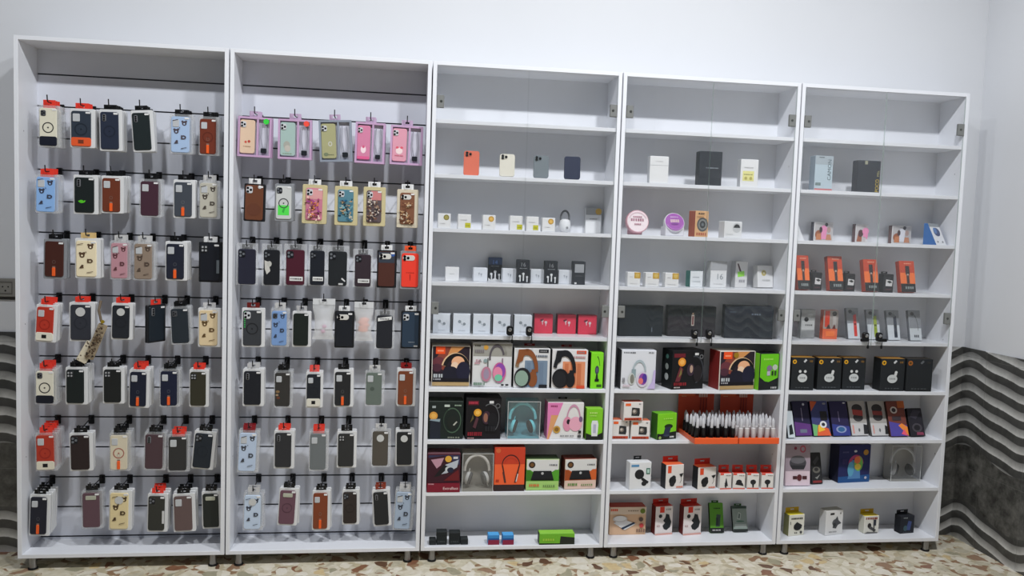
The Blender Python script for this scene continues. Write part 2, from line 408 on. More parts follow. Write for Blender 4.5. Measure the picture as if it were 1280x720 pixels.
for c in range(5):
    r = root('display_cabinet', (cab_x(c), 0, CB), cab_lab[c], 'cabinet', 'row of white display cabinets')
    for x0 in (0, W-T):
        mb = MB(); mb.cbox(x0, x0+T, 0, DEP+.02, 0, H, MELAMINE, .001)
        for zz in (.45, 1.05, 1.9): mb.lathe((x0+(T+.0002 if x0 == 0 else -.0002), .05, zz), [(.003, 0), (.003, .0004 if x0 == 0 else -.0004)], M((150,152,156)), 8, 'x')
        mb.build('side_panel', r)
    MB().cbox(T, W-T, 0, DEP, H-T, H, MELAMINE, .001).build('top_panel', r)
    MB().cbox(T, W-T, 0, DEP, 0, T, MELAMINE, .001).build('bottom_panel', r)
    if c < 2: slat_board(c, r)
    else:
        MB().box(T, W-T, DEP, DEP+.012, T, H-T, MELAMINE).build('back_panel', r)
        for i in range(1, 9):
            z0 = shelf_top(i) - T - CB; y0 = .009 if i <= 5 else .001
            MB().cbox(T, W-T, y0, DEP, z0, z0+T, MELAMINE, .001).build('shelf', r)
    for x in (.055, W-.055):
        for y in (.024, DEP-.04):
            lg = MB().lathe((x, y, -CB), [(.016,.008),(.016,CB)], STEEL, 16).build('leg', r, True)
            MB().lathe((x, y, -CB), [(.021,0),(.021,.006),(.017,.0085)], BLACKP, 16).build('foot', lg, True)
    if c >= 2:
        zb, zt = shelf_top(5) - T - CB + .002, H-T-.003
        for k in (0, 1):
            x0, x1 = (T+.002, W/2-.0015) if k == 0 else (W/2+.0015, W-T-.002)
            d = MB().box(x0, x1, .0015, .0065, zb, zt, GLASS, side=GLASSEDGE).build('glass_door', r)
            xs = x0 if k == 0 else x1; sg = 1 if k == 0 else -1
            for hz in (2.118, 1.165):
                mb = MB(); mb.cbox(min(xs, xs+sg*.034), max(xs, xs+sg*.034), -.004, .0118, hz-.029, hz+.029, HINGE, .002)
                mb.lathe((xs+sg*.02, -.004, hz), [(.006,0),(.006,.001)], M((80,82,80), .3, .6), 12, 'y'); mb.build('hinge', d)
            lx = (W/2-.053 if k == 0 else W/2+.040) if c == 2 else (W/2-.038 if k == 0 else W/2+.035)
            mb = MB(); mb.slab(lx, zb+.044, .03, .046, -.016, .0015, BLACKP, .011, .003)
            lk = mb.build('door_lock', d)
            mb = MB(); mb.slab(lx+.012, zb-.006, .011, .018, -.0135, -.0105, BLACKP, .004, .001); mb.tube([(lx+.004,-.0165,zb+.045),(lx+.012,-.018,zb+.02),(lx+.012,-.012,zb-.002)], .0022, BLACKP, 6)
            if c == 4: mb.slab(lx-.012 if k == 0 else lx+.012, zb+.03, .045, .016, -.024, -.018, BLACKP, .005, .001)
            mb.build('key', lk)
            ring = M((190,190,190), .2, .9)
            mb = MB().lathe((lx, -.0155, zb+.05), [(.0085,0),(.0085,.003),(.006,.004)], ring, 16, 'y')
            mb.build('lock_cylinder', lk)
# ================================================================== phone cases on hooks
RED = (232, 62, 48); BLK = (24, 25, 28); WHT = (228, 229, 230); ORG = (240, 98, 40)
ROWN = ['top row','second row','third row','fourth row','fifth row','sixth row','bottom row']
TRAYW = M((222,223,224), .25); 
TRAYS = {'w': TRAYW, 'c': CLEAR, 'b': M((40,42,46),.35), 'g': M((150,153,158),.3), 'cream': M((214,204,182),.4), 'pink': M((200,166,200),.35),
         'gold': M((206,194,150),.4), 'grey': M((150,158,172),.35), 'bag': POLY}
def motif(seed, col, cream):
    """six little marks strewn over the back, generic doodles"""
    r = random.Random(seed); o = []; q = 1.3
    for u, v, k in ((.74,.83,0),(.3,.6,0),(.72,.43,1),(.28,.27,2),(.7,.13,3),(.25,.9,3),(.5,.7,4)):
        u += r.uniform(-.03,.03); v += r.uniform(-.02,.02)
        if k == 0: o += [E(u,v,.13,col), E(u-.1,v+.05,.06,col), E(u+.1,v+.055,.06,col), E(u,v-.012,.045,cream)]
        elif k == 1: o += [E(u,v,.14,col,.055,.5), Rc(u-.14,v-.055,u-.07,v+.055,col)]
        elif k == 2: o += [P([(u-.13,v-.04),(u+.11,v-.025),(u,v+.065)],col), E(u+.04,v+.035,.05,col)]
        elif k == 3: o += [P([(u-.16,v-.02),(u+.15,v+.02),(u+.16,v+.035),(u-.15,v+.0)],col)]
        else: o += [E(u,v,.03,col)]
    return o
def floral(seed, cols):
    r = random.Random(seed); o = []
    for i in range(28):
        u, v = r.uniform(.12,.88), r.uniform(.06,.66); c = r.choice(cols); a = r.uniform(0,6.28)
        o.append(E(u, v, r.uniform(.04,.11), c, r.uniform(.015,.04)))
        o.append(P([(u,v),(u+.22*math.cos(a),v+.1*math.sin(a)),(u+.2*math.cos(a+.5),v+.09*math.sin(a+.5))], r.choice(cols)))
    return o
def lenses(kind, w, h, par):
    """camera opening at the top left of a case of size w, h (centre origin)"""
    cu, cz = -w*.27, h*.36
    if kind == 'patch':
        MB().slab(cu+.003, cz-.008, w*.36, w*.42, -.0072, -.005, M((196,199,202),.3), .004).build('camera_window', par)
    elif kind == 'dark':
        o = MB().slab(cu, cz, w*.3, w*.36, -.0075, -.005, M((92,94,98),.3), .006).build('camera_window', par)
        mb = MB()
        for dx, dz in ((-.05,.07),(.06,0),(-.05,-.07)): mb.lathe((cu+dx*w,-.0075,cz+dz*w), [(w*.05,0),(w*.05,.0008)], M((40,41,46),.15), 10, 'y')
        mb.build('lens', o)
    elif kind == 'round':
        MB().lathe((0, -.0055, h*.30), [(w*.235,0),(w*.235,.0018)], M((205,206,204),.3), 20, 'y').build('camera_window', par)
    elif kind == 'wide':
        MB().slab(.0, cz, w*.62, w*.26, -.0072, -.005, M((186,188,170),.3), .004).build('camera_window', par)
    elif kind == 'top':
        o = MB().slab(-w*.08, h*.36, w*.72, h*.16, -.0072, -.005, M((214,212,206),.3), .012).build('camera_window', par)
        mb = MB()
        for dx, dz in ((-.32,.08),(-.32,-.08),(-.12,0)): mb.lathe((dx*w,-.0072,h*.36+dz*w), [(w*.085,0),(w*.085,.001)], M((22,22,26),.15), 12, 'y')
        mb.build('lens', o)
    elif kind == 'three' or kind == 'white3':
        pc = (34,36,42) if kind == 'three' else (205,207,210); lc = (120,124,130) if kind == 'three' else (22,22,26)
        o = MB().slab(cu, cz, w*.36, w*.40, -.0072, -.005, M(pc,.3), w*.1).build('camera_window', par)
        mb = MB()
        for dx, dz in ((-.085,.1),(-.085,-.1),(.085,0)): mb.lathe((cu+dx*w,-.0072,cz+dz*w), [(w*.07,0),(w*.07,.001)], M(lc,.15), 12, 'y')
        mb.build('lens', o)
    elif kind == 'quad':
        o = MB().slab(cu, cz, w*.36, w*.40, -.0072, -.005, M((50,52,55),.3), .004).build('camera_window', par)
        mb = MB()
        for dx in (-.085,.085):
            for dz in (-.09,.09): mb.lathe((cu+dx*w,-.0072,cz+dz*w), [(w*.055,0),(w*.055,.001)], M((176,178,180),.15), 10, 'y')
        mb.build('lens', o)
    elif kind == 'pill':
        o = MB().slab(cu, cz-.003, w*.2, w*.42, -.0072, -.005, M((120,122,126),.3), .006).build('camera_window', par)
        mb = MB()
        for dz in (-.12,0,.12): mb.lathe((cu,-.0072,cz-.003+dz*w), [(w*.055,0),(w*.055,.001)], M((30,31,34),.15), 10, 'y')
        mb.build('lens', o)
def hang_tab(par, col, w, y=.003):
    mb = MB(); m = M(col, .35); hw = .010; tp = .012 if max(col) > 100 else .0085
    for x0, x1, z0, z1 in ((-w/2,-hw,-.024,tp),(hw,w/2,-.024,tp),(-hw,hw,.0055,tp),(-hw,hw,-.024,-.0055)):
        mb.box(x0, x1, y, y+.0025, z0, z1, m)
    return mb.build('hang_tab', par)
def make_pack(loc, w, h, desc, col, tray='w', tab=BLK, cam=None, ring=None, strap=False, band=None, bear=None, art=None, low=None,
              glow=None, twin=None, dot=None, sticker=True, side=None, kind='phone_case_pack', seed=0):
    r = root(kind, loc, desc, 'phone case')
    zc = -.014 - h/2
    if twin:                                  # wide carton with two windows: case and a charm strap
        m = TRAYS[tray]; mb = MB(); bw = .009
        mb.frame(0, zc, w, h, bw, -.004, .016, m); mb.box(w*.09-.004, w*.09+.004, -.003, .016, zc-h/2+bw, zc+h/2-bw, m)
        mb.box(-w/2+bw, w/2-bw, .012, .016, zc-h/2+bw, zc+h/2-bw, M((206,206,218),.4)); mb.build('window_carton', r)
        cw, ch = w*.45, h*.84; o = MB()
        o.slab(0, 0, cw, ch, -.004, .004, M(col,.3), .01, .002)
        prints(o, cw, ch, art or [], -.004, z0=-ch/2); cs = o.build('phone_case', r); cs.location = (-w*.215, .004, zc)
        lenses('white3', cw, ch, cs)
        mb = MB(); x = w*.275; mb.tube([(x-.01,.004,zc+h*.36),(x-.014,.004,zc),(x-.006,.004,zc-h*.25),(x+.008,.004,zc-h*.25),(x+.014,.004,zc),(x+.008,.004,zc+h*.36)], .002, M((176,178,188),.3,.4), 6)
        st = mb.build('charm_strap', r)
        MB().slab(x, zc-h*.33, w*.17, w*.15, -.001, .006, M((38,42,50),.4), .004).build('charm', st)
        if dot: MB().lathe((w*.34, -.0042, zc+h*.4), [(w*.085,0),(w*.085,.0006)], M(dot,.5), 18, 'y').build('round_sticker', r)
        hang_tab(r, (196,170,200), w*.34); return r
    if tray == 'bag':
        mb = MB(); mb.slab(0, zc+.012, w*1.25, h+.03, .0, .006, POLY, .003, .001); mb.build('poly_bag', r)
    else:
        MB().slab(w*.02, zc, w*1.07, h*1.02, -.0005 if tray != 'c' else -.003, .0145, TRAYS[tray], .006, .0015).build('case_tray', r)
    cw, ch = (w*.85, h*.915) if tray in 'w c' else (w*.88, h*.9)
    if tray == 'bag': cw, ch = w, h
    if tray in ('gold','cream'): cw, ch = w*.72, h*.84
    if tray == 'b': cw, ch = w*.9, h*.95
    cx = -w*.03 if tray in 'w c' else 0
    o = MB(); o.slab(0, 0, cw, ch, -.005, .003, M(col, .42), .010, .002)
    sh = []
    if bear: sh += motif(seed, bear, tuple(min(255, v+12) for v in col))
    if art: sh += art
    if glow: sh += [A(.38,.36,.2,.09,200,350,.4,glow), E(.36,.33,.1,glow,.03)]
    if low: sh += [Rc(.2,.12,.92,.24,(222,222,220)), LN(.26,.16,.6,.035,(90,90,92),6)]
    if strap: sh += [E(.5,.42,.10,tuple(int(v*.6+60) for v in col),.05,.7), Rc(.42,.24,.58,.30,(150,120,105))]
    prints(o, cw, ch, sh, -.005, z0=-ch/2)
    zs = zc - (h*.012 if tray in 'w c' else 0)
    cs = o.build('phone_case', r); cs.location = (cx, 0, zs)
    lenses(cam, cw, ch, cs) if cam else None
    if ring:
        mb = MB(); n = 24; ra, rb = cw*.33, cw*.27; zr = -ch*.02
        mb.add([(q*math.cos(2*PI*i/n), -.0056, zr+q*math.sin(2*PI*i/n)) for q in (ra, rb) for i in range(n)] +
               [(q*math.cos(2*PI*i/n), -.0048, zr+q*math.sin(2*PI*i/n)) for q in (ra, rb) for i in range(n)],
               [[i,(i+1)%n,n+(i+1)%n,n+i] for i in range(n)] + [[i,2*n+i,2*n+(i+1)%n,(i+1)%n] for i in range(n)] + [[n+i,n+(i+1)%n,3*n+(i+1)%n,3*n+i] for i in range(n)], M(ring,.4))
        mb.lathe((0,-.005,zr), [(cw*.05,0),(cw*.05,.0006)], M(ring,.4), 10, 'y'); mb.build('magnet_ring', cs)
    if strap:
        MB().slab(0, -ch*.36, cw*.17, ch*.24, -.0095, -.005, M(ORG,.45), .003).build('finger_strap', cs)
    if band:
        b = MB(); bh = ch*.25; b.slab(0, -ch/2+bh/2, cw*1.005, bh, -.0062, .0, M(band[0],.4), .008, .0015)
        if len(band) > 1: prints(b, cw, bh, [Rc(.36,.3,.64,.72,band[1])], -.0062, z0=-ch/2)
        b.build('lower_band', cs)
    if side: MB().box(cx+cw*.36, cx+cw*.5, -.0066, -.005, zc-h*.28, zc+ch*.06, M(side,.4)).build('side_label', r)
    if sticker and tray != 'bag': MB().slab(cx+cw*.36, zs+ch*.455, cw*.24, ch*.05, -.0068, -.005, M((228,228,228),.5), .002, .0003).build('white_sticker', r)
    if dot: MB().lathe((cx+cw*.38, -.0055, zs+ch*.42), [(cw*.12,0),(cw*.12,.0008)], M(dot,.5), 16, 'y').build('round_sticker', r)
    if tab is not None: hang_tab(r, tab, min(.056, w*.6))
    return r
def make_pouch(loc, w, h, desc, inner, n=3):
    r = root('pouch_pack', loc, desc, 'pouch')
    zc = -.018 - h/2; mb = MB(); N = 12; vs = []; fs = []
    # a bulging sealed pouch, pinched between top seal and base
    rows = [(1.0,.0012,0.5),(1.0,.0015,.40),(.97,.006,.34),(.86,.015,.2),(.8,.019,0),(.8,.019,-.2),(.88,.012,-.38),(1.0,.002,-.45),(1.0,.0015,-.5)]
    for ww, d, q in rows:
        for k in range(N+1):
            t = k/N*2-1; vs.append((t*w/2*ww, .006-d*(1-t*t)**.6, zc+q*h))
        for k in range(N+1):
            t = 1-k/N*2; vs.append((t*w/2*ww, .006+d*.7*(1-t*t)**.6, zc+q*h))
    K = 2*(N+1)
    for i in range(len(rows)-1):
        for k in range(K):
            j = (k+1) % K; fs.append([i*K+k, (i+1)*K+k, (i+1)*K+j, i*K+j])
    mb.add(vs, fs, clear_mat('milky_pouch', (.86,.87,.88,1), .36, .2) if 'milky' not in _mats else _mats['milky'])
    _mats['milky'] = mb.mats[0]
    mb.build('pouch', r, True)
    mb = MB()
    for i in range(n):
        z = zc-h*.02+h*.30*(.5-i/max(1,n-1)) if n > 2 else zc-h*(.12+.14*i)
        mb.lathe((random.Random(i).uniform(-.004,.004), 0, z-h*.07), [(w*.10,0),(w*.26,h*.03),(w*.27,h*.09),(w*.12,h*.14)] if n > 2 else [(w*.04,0),(w*.1,h*.03),(w*.1,h*.08),(w*.04,h*.11)], M(inner,.5), 14)
    o = mb.build('pouch_contents', r, True); o.scale = (1,.5,1); o.location = (0,.004,0)
    mb = MB(); m = M((214,216,218),.4)
    for x0,x1,z0,z1 in ((-w/2,-.01,-.02,.008),(.01,w/2,-.02,.008),(-.01,.01,.0055,.008),(-.01,.01,-.02,-.0055)): mb.box(x0,x1,.0045,.0075,z0,z1,m)
    mb.build('header_seal', r)
    return r

D = dict
BR = (96,72,60)
PK = [  # cabinet, row, (x0,y0,x1,y1) of the front tray in the photograph, swing, packs behind, look, options
 (0,0,(48.5,132,74,183.5),0,2,'cream and navy case with dark ring',(226,222,202),D(tab=RED,cam='dark',ring=(52,54,58),band=((34,38,54),),tray='c')),
 (0,0,(88,136,117,184),0,2,'slate case with orange lower band',(58,68,82),D(tab=RED,cam='patch',ring=(44,52,64),band=((228,92,48),(130,60,36)))),
 (0,0,(124,137,151,188),-1,3,'navy case with faint ring',(50,58,78),D(cam='pill',ring=(42,50,66))),
 (0,0,(163,138,189,189),-4,2,'plain dark green case hanging tilted',(40,50,52),D(cam='pill')),
 (0,0,(213,143,240,192),0,1,'light blue case with small dark doodles',(170,194,226),D(bear=(92,82,92),cam='patch',tray='c')),
 (0,0,(249,146,273,194),0,2,'brown case with orange strap',(126,58,40),D(cam='patch',strap=True,ring=(108,48,34),tray='c')),
 (0,1,(45,218.5,72,266),1,2,'sky blue doodle case',(140,180,230),D(tab=RED,bear=(70,72,92),cam='patch',tray='c')),
 (0,1,(92,219,121,267),0,1,'black green case with lime glow mark',(36,44,44),D(cam='pill',glow=(90,205,40))),
 (0,1,(127,220,153,266),0,4,'brown case with orange strap and thick pile',(122,62,42),D(cam='patch',strap=True)),
 (0,1,(175,224,201,271),0,1,'plum case with white camera window',(82,52,66),D(cam='patch',tray='c')),
 (0,1,(217,225,243,272),0,1,'grey case with orange strap',(80,86,96),D(cam='patch',strap=True)),
 (0,1,(249,226,274,273),0,1,'beige doodle case',(196,192,178),D(bear=(88,80,72),cam='patch',tray='c',tab=(205,205,205))),
 (0,2,(55,299,82,348),1,1,'dark brown case with orange strap',(82,44,36),D(strap=True,tray='g')),
 (0,2,(94,298,124,347),0,1,'cream doodle case',(238,224,190),D(bear=(104,78,56),cam=None,tab=(222,190,130))),
 (0,2,(138,301,162,349),0,1,'dusty pink doodle case',(196,146,156),D(bear=(110,66,72),cam='patch',tray='c',tab=(205,205,205))),
 (0,2,(167,302,193,350),0,1,'taupe doodle case',(156,138,122),D(bear=(96,80,70),cam='patch',tray='c',tab=(205,205,205))),
 (0,2,(207,302,233,350),0,2,'navy case with orange strap',(44,48,64),D(cam='patch',strap=True)),
 (0,2,(249,303,276,352),0,1,'black case with bright lens cluster',(34,37,46),D(cam='quad',tray='b',tab=WHT,side=(110,118,124))),
 (0,3,(46,381,71,427),3,2,'red case with white lower band',(190,58,42),D(tab=RED,cam='patch',ring=(168,46,34),band=((228,224,208),(28,28,30)))),
 (0,3,(87,378,117,426),0,1,'charcoal case with round camera window',(62,65,74),D(tab=RED,cam='round',ring=(54,57,66))),
 (0,3,(140,379,165,424),1,1,'black case with round camera window',(46,50,58),D(tab=RED,cam='round',ring=(40,43,50))),
 (0,3,(183,381,208,427),0,0,'dark slim pack turned half sideways',(38,48,58),D(tab=RED,tray='b',cam='pill')),
 (0,3,(212,383,237,430),-3,1,'dark case in a skewed clear tray',(50,58,66),D(cam='dark',tray='c')),
 (0,3,(248,385,275,433),0,0,'cream doodle case on white backing',(228,206,166),D(bear=(112,86,50),cam='patch',tab=(210,210,212))),
 (0,4,(44,461,70,505),0,2,'cream case with ring and navy band',(226,222,204),D(tab=RED,cam='dark',ring=(60,62,64),band=((32,36,48),),tray='c')),
 (0,4,(82,459,108,505),0,3,'plain black green case with thick white pile',(36,44,44),D(cam='quad')),
 (0,4,(129,459,154,504),0,1,'black case with four lenses',(38,41,41),D(cam='quad')),
 (0,4,(162,462,186,509),1,2,'navy case with orange strap and red tab',(34,40,60),D(tab=RED,cam='patch',strap=True)),
 (0,4,(200,461,224,508),0,1,'navy case with orange strap and black tab',(34,40,66),D(cam='patch',strap=True,tray='c')),
 (0,4,(237,462,260,508),0,1,'olive case with lens dots',(66,64,50),D(tab=RED,cam='quad')),
 (0,5,(44,541,70,588),-1,3,'red case with cream lower band',(186,60,42),D(tab=RED,cam='patch',ring=(166,46,36),band=((226,220,200),(30,30,32)),tray='c')),
 (0,5,(87,541,114,588),-1,1,'dark chocolate case in white tray',(56,44,44),D(cam='three')),
 (0,5,(137,541,162,588),0,2,'beige case with red ring and strap',(218,208,184),D(cam='patch',ring=(176,110,96),strap=True,tray='c')),
 (0,5,(181,540,207,587),1,1,'mauve brown case in clear tray',(92,70,76),D(cam='pill',tray='c')),
 (0,5,(210,543,236,589),0,1,'smoky case with red tab',(62,62,62),D(tab=RED,cam='patch',tray='c')),
 (0,5,(244,539,270,586),5,1,'black case tilted in white tray',(42,50,60),D(cam='three',ring=(36,44,54))),
 (0,6,(38,618,62,669),2,3,'navy case with orange strap',(40,42,56),D(cam='patch',strap=True)),
 (0,6,(102,613,127,660),-1,1,'mauve case in clear tray',(112,84,94),D(cam='wide',tray='c')),
 (0,6,(137,613,164,662),1,1,'pale yellow doodle case with round window',(230,212,164),D(bear=(92,72,48),cam='round')),
 (0,6,(185,617,209,664),1,2,'dark olive grey case with red tab',(64,65,60),D(tab=RED,cam='three',side=(210,210,210))),
 (0,6,(216,617,242,664),-2,2,'mauve brown case in tilted white tray',(116,96,94),D(cam='patch')),
 (0,6,(252,614,275,660),-2,1,'black case with pale camera window',(46,51,48),D(cam='wide')),
 (1,0,(298,146,340,196),1,1,'pink framed twin pack with peach case',(222,194,168),D(twin=True,tray='pink',dot=(60,214,70),art=[E(.4,.34,.08,(206,84,70)),E(.62,.36,.09,(190,70,60)),LN(.25,.2,.5,.02,(180,140,110),5)])),
 (1,0,(348,149,390,199),0,1,'pink framed twin pack with mint case',(172,196,190),D(twin=True,tray='pink',dot=(238,80,64),art=[E(.45,.32,.22,(176,176,166),.12),E(.5,.22,.2,(196,190,180),.1),LN(.2,.06,.6,.02,(140,160,120),5)])),
 (1,0,(398,150,439,202),-3,0,'grey framed twin pack with olive case',(178,176,134),D(twin=True,tray='grey',art=[E(.6,.42,.14,(206,206,196),.07,.6),E(.3,.12,.16,(130,140,110),.05),LN(.45,.1,.4,.02,(110,116,90),4)])),
 (1,0,(445,153,482,204),1,2,'pink framed twin pack with hot pink case',(214,134,166),D(twin=True,tray='pink',art=[E(.5,.3,.2,(240,214,220),.11),E(.5,.38,.1,(214,90,130),.04),Rc(.05,.02,.95,.1,(222,96,146))])),
 (1,0,(489,157,529,206),1,1,'pink framed twin pack tilted with pink case',(222,158,176),D(twin=True,tray='pink',art=[E(.5,.32,.24,(238,214,214),.1),E(.36,.42,.1,(220,90,110),.035),E(.66,.42,.1,(220,90,110),.035),LN(.2,.16,.6,.03,(206,110,130),5)])),
 (1,1,(306,230,331,276),1,0,'brown leather look case in dark frame',(120,72,50),D(tray='b',tab=WHT,cam='white3',art=[E(.8,.95,.1,(200,200,200)),E(.5,.3,.4,(112,64,44),.18)])),
 (1,1,(344,230,366,276),0,1,'silver case with lime lower block',(206,208,206),D(tray='g',tab=BLK,cam='three',ring=(70,74,76),art=[Rc(.14,.12,.86,.42,(86,224,84)),P([(.4,.22),(.5,.34),(.62,.34),(.52,.18)],(60,180,70))])),
 (1,1,(379,231,408,279),1,0,'gold framed case with pink floral art',(206,128,150),D(tray='gold',tab=WHT,cam='white3',art=[Rc(.02,.66,.98,.96,(222,160,160))]+floral(3,[(226,140,70),(190,80,130),(240,206,190),(170,70,150),(120,60,60)]))),
 (1,1,(419,233,446,281),0,0,'gold framed case with teal floral art',(96,144,160),D(tray='gold',tab=WHT,cam='white3',art=floral(5,[(40,110,150),(206,200,180),(30,60,80),(120,170,180),(190,160,120)]))),
 (1,1,(455,234,481,282),0,0,'gold framed case with grey brown floral art',(110,96,98),D(tray='gold',tab=WHT,cam='white3',art=[Rc(.3,.7,.98,.98,(206,130,130))]+floral(8,[(206,190,170),(70,58,64),(160,130,110),(120,84,70),(220,206,196)]))),
 (1,1,(497,237,522,284),0,0,'cream framed case with brown glitter art',(140,94,70),D(tray='cream',tab=WHT,cam='top',art=floral(11,[(196,160,120),(110,64,46),(210,196,170),(166,120,84)]))),
 (1,2,(298,311,320,355),0,0,'plain indigo case in clear bag',(48,49,66),D(tray='bag',cam='three')),
 (1,2,(330,312,350,356),0,0,'black case with white splash in bag',(38,40,46),D(tray='bag',cam='three',art=[P([(.05,.7),(.3,.66),(.42,.4),(.2,.3),(.08,.45)],(206,204,198)),E(.36,.6,.14,(196,196,190),.08)])),
 (1,2,(358,312,381,356),0,0,'maroon case with white label in bag',(88,36,52),D(tray='bag',cam='three',low=True)),
 (1,2,(388,313,406,356),0,0,'slim black case with label in bag',(38,42,52),D(tray='bag',cam='three',low=True)),
 (1,2,(411,314,434,357),0,0,'black case with small white marks in bag',(44,48,52),D(tray='bag',cam='three',art=[P([(.7,.2),(.9,.12),(.94,.15),(.75,.24)],(215,215,215)),Rc(.56,.03,.8,.08,(205,205,205))])),
 (1,2,(444,318,464,358),0,0,'dark plum case with label in bag',(66,54,62),D(tray='bag',cam='three',low=True)),
 (1,2,(472,313,495,359),0,0,'slate and brown case with blue dot',(92,54,46),D(tray='b',tab=WHT,cam='top',dot=(56,96,170),art=[Rc(.015,.68,.985,.985,(62,70,84))])),
 (1,2,(501,314,525,361),0,0,'bright red case with orange tab',(238,66,50),D(tray='g',tab=(238,92,52),cam='top',art=[P([(.48,.38),(.5,.2),(.54,.2),(.54,.38)],(170,40,34)),LN(.28,.42,.5,.015,(170,40,34),4)],sticker=False)),
 (1,3,(303,385,330,433),0,0,'grey case with green dots',(70,73,78),D(tab=(120,36,34),cam='white3',ring=(46,48,52),art=[E(.1,.95-.06*i,.04,(60,180,90)) for i in range(8)])),
 (1,3,(339,386,361,433),0,1,'cornflower blue doodle case',(126,160,210),D(bear=(66,76,98),cam='dark',tab=(205,205,205),tray='c')),
 (1,3,(366,389,388,433),0,0,'plain black green case with white label',(38,46,42),D(tab=(190,190,192))),
 (1,3,(391,379,419,423),0,0,'pouch',(222,160,196),D()),
 (1,3,(419,389,442,434),0,0,'black case with white lens bar',(36,40,48),D(tray='b',tab=WHT,cam='top')),
 (1,3,(443,383,467,425),0,0,'pouch',(236,164,140),D()),
 (1,3,(471,394,491,435),0,0,'black case with tilted white label',(46,48,56),D(tray='bag',art=[P([(.08,.82),(.94,.88),(.94,.98),(.08,.92)],(224,224,222)),LN(.2,.88,.6,.03,(120,120,122),6)])),
 (1,3,(502,389,525,435),0,0,'steel blue case in dark frame',(54,72,92),D(tray='b',tab=WHT,cam='white3',art=[Rc(.72,.02,.95,.06,(190,190,190)),LN(.4,.14,.4,.02,(150,160,170),4)])),
 (1,4,(304,461,329,507),0,1,'black case with slim lens bar',(38,41,49),D(cam='pill',tab=(200,200,202))),
 (1,4,(343,463,365,509),0,1,'smoky case with brown smudges',(66,64,62),D(cam='patch',tray='c',art=[E(.2,.44,.13,(150,120,84),.04),E(.24,.26,.12,(120,70,50),.04),E(.16,.34,.1,(176,150,120),.03)])),
 (1,4,(383,465,403,509),0,1,'black case with white lower band',(42,46,54),D(tab=(236,84,76),cam='patch',ring=(36,40,48),band=((222,218,204),(28,28,30)))),
 (1,4,(418,462,441,508),0,1,'black case with orange strap',(48,49,52),D(cam='patch',strap=True)),
 (1,4,(457,463,480,507),0,0,'sage grey clear case',(116,128,120),D(cam='patch',tray='c',tab=(205,205,205),art=[E(.4,.5,.14,(90,102,94),.06)])),
 (1,4,(497,461,519,507),0,1,'tan brown case with orange strap',(132,72,46),D(tab=(150,30,32),cam='patch',strap=True)),
 (1,5,(299,538,324,590),2,1,'pale blue doodle case swinging left',(188,204,226),D(tab=(150,30,40),bear=(78,82,92),cam='patch',tray='c')),
 (1,5,(343,538,367,585),0,1,'charcoal case with red tab',(58,59,63),D(tab=RED,cam='pill')),
 (1,5,(387,539,410,588),0,1,'smoky clear case with red tab',(122,128,130),D(tab=RED,cam='patch',tray='c')),
 (1,5,(422,539,445,584),0,1,'charcoal case with tilted lens block',(58,59,60),D(cam='quad')),
 (1,5,(465,536,488,583),0,0,'brown grey case with round window',(96,90,82),D(cam='round',tray='c',tab=(205,205,205))),
 (1,5,(495,537,517,582),-1,1,'black case with round window',(46,48,51),D(cam='round')),
 (1,6,(305,616,329,662),1,1,'white and sky blue doodle case',(196,212,232),D(bear=(70,74,88),cam='round',tray='c',tab=(205,205,205))),
 (1,6,(350,610,373,656),3,1,'mauve case with ring',(120,84,98),D(cam='wide',ring=(100,66,80),tab=BLK)),
 (1,6,(391,613,412,662),0,1,'rust brown case with orange strap',(140,70,42),D(cam='patch',strap=True)),
 (1,6,(428,612,448,655),-1,1,'dark chocolate case with ring',(62,53,50),D(cam='three',ring=(52,44,42))),
 (1,6,(465,612,486,657),-4,1,'plain black case swinging right',(46,48,50),D(cam='pill',tab=(150,60,40))),
 (1,6,(495,612,518,662),3,1,'grey blue doodle case swinging left',(170,186,206),D(bear=(72,78,90),cam='patch',tray='c',tab=(205,205,205))),
]
HOOKM = M((30,31,34), .35)
cnt = {}
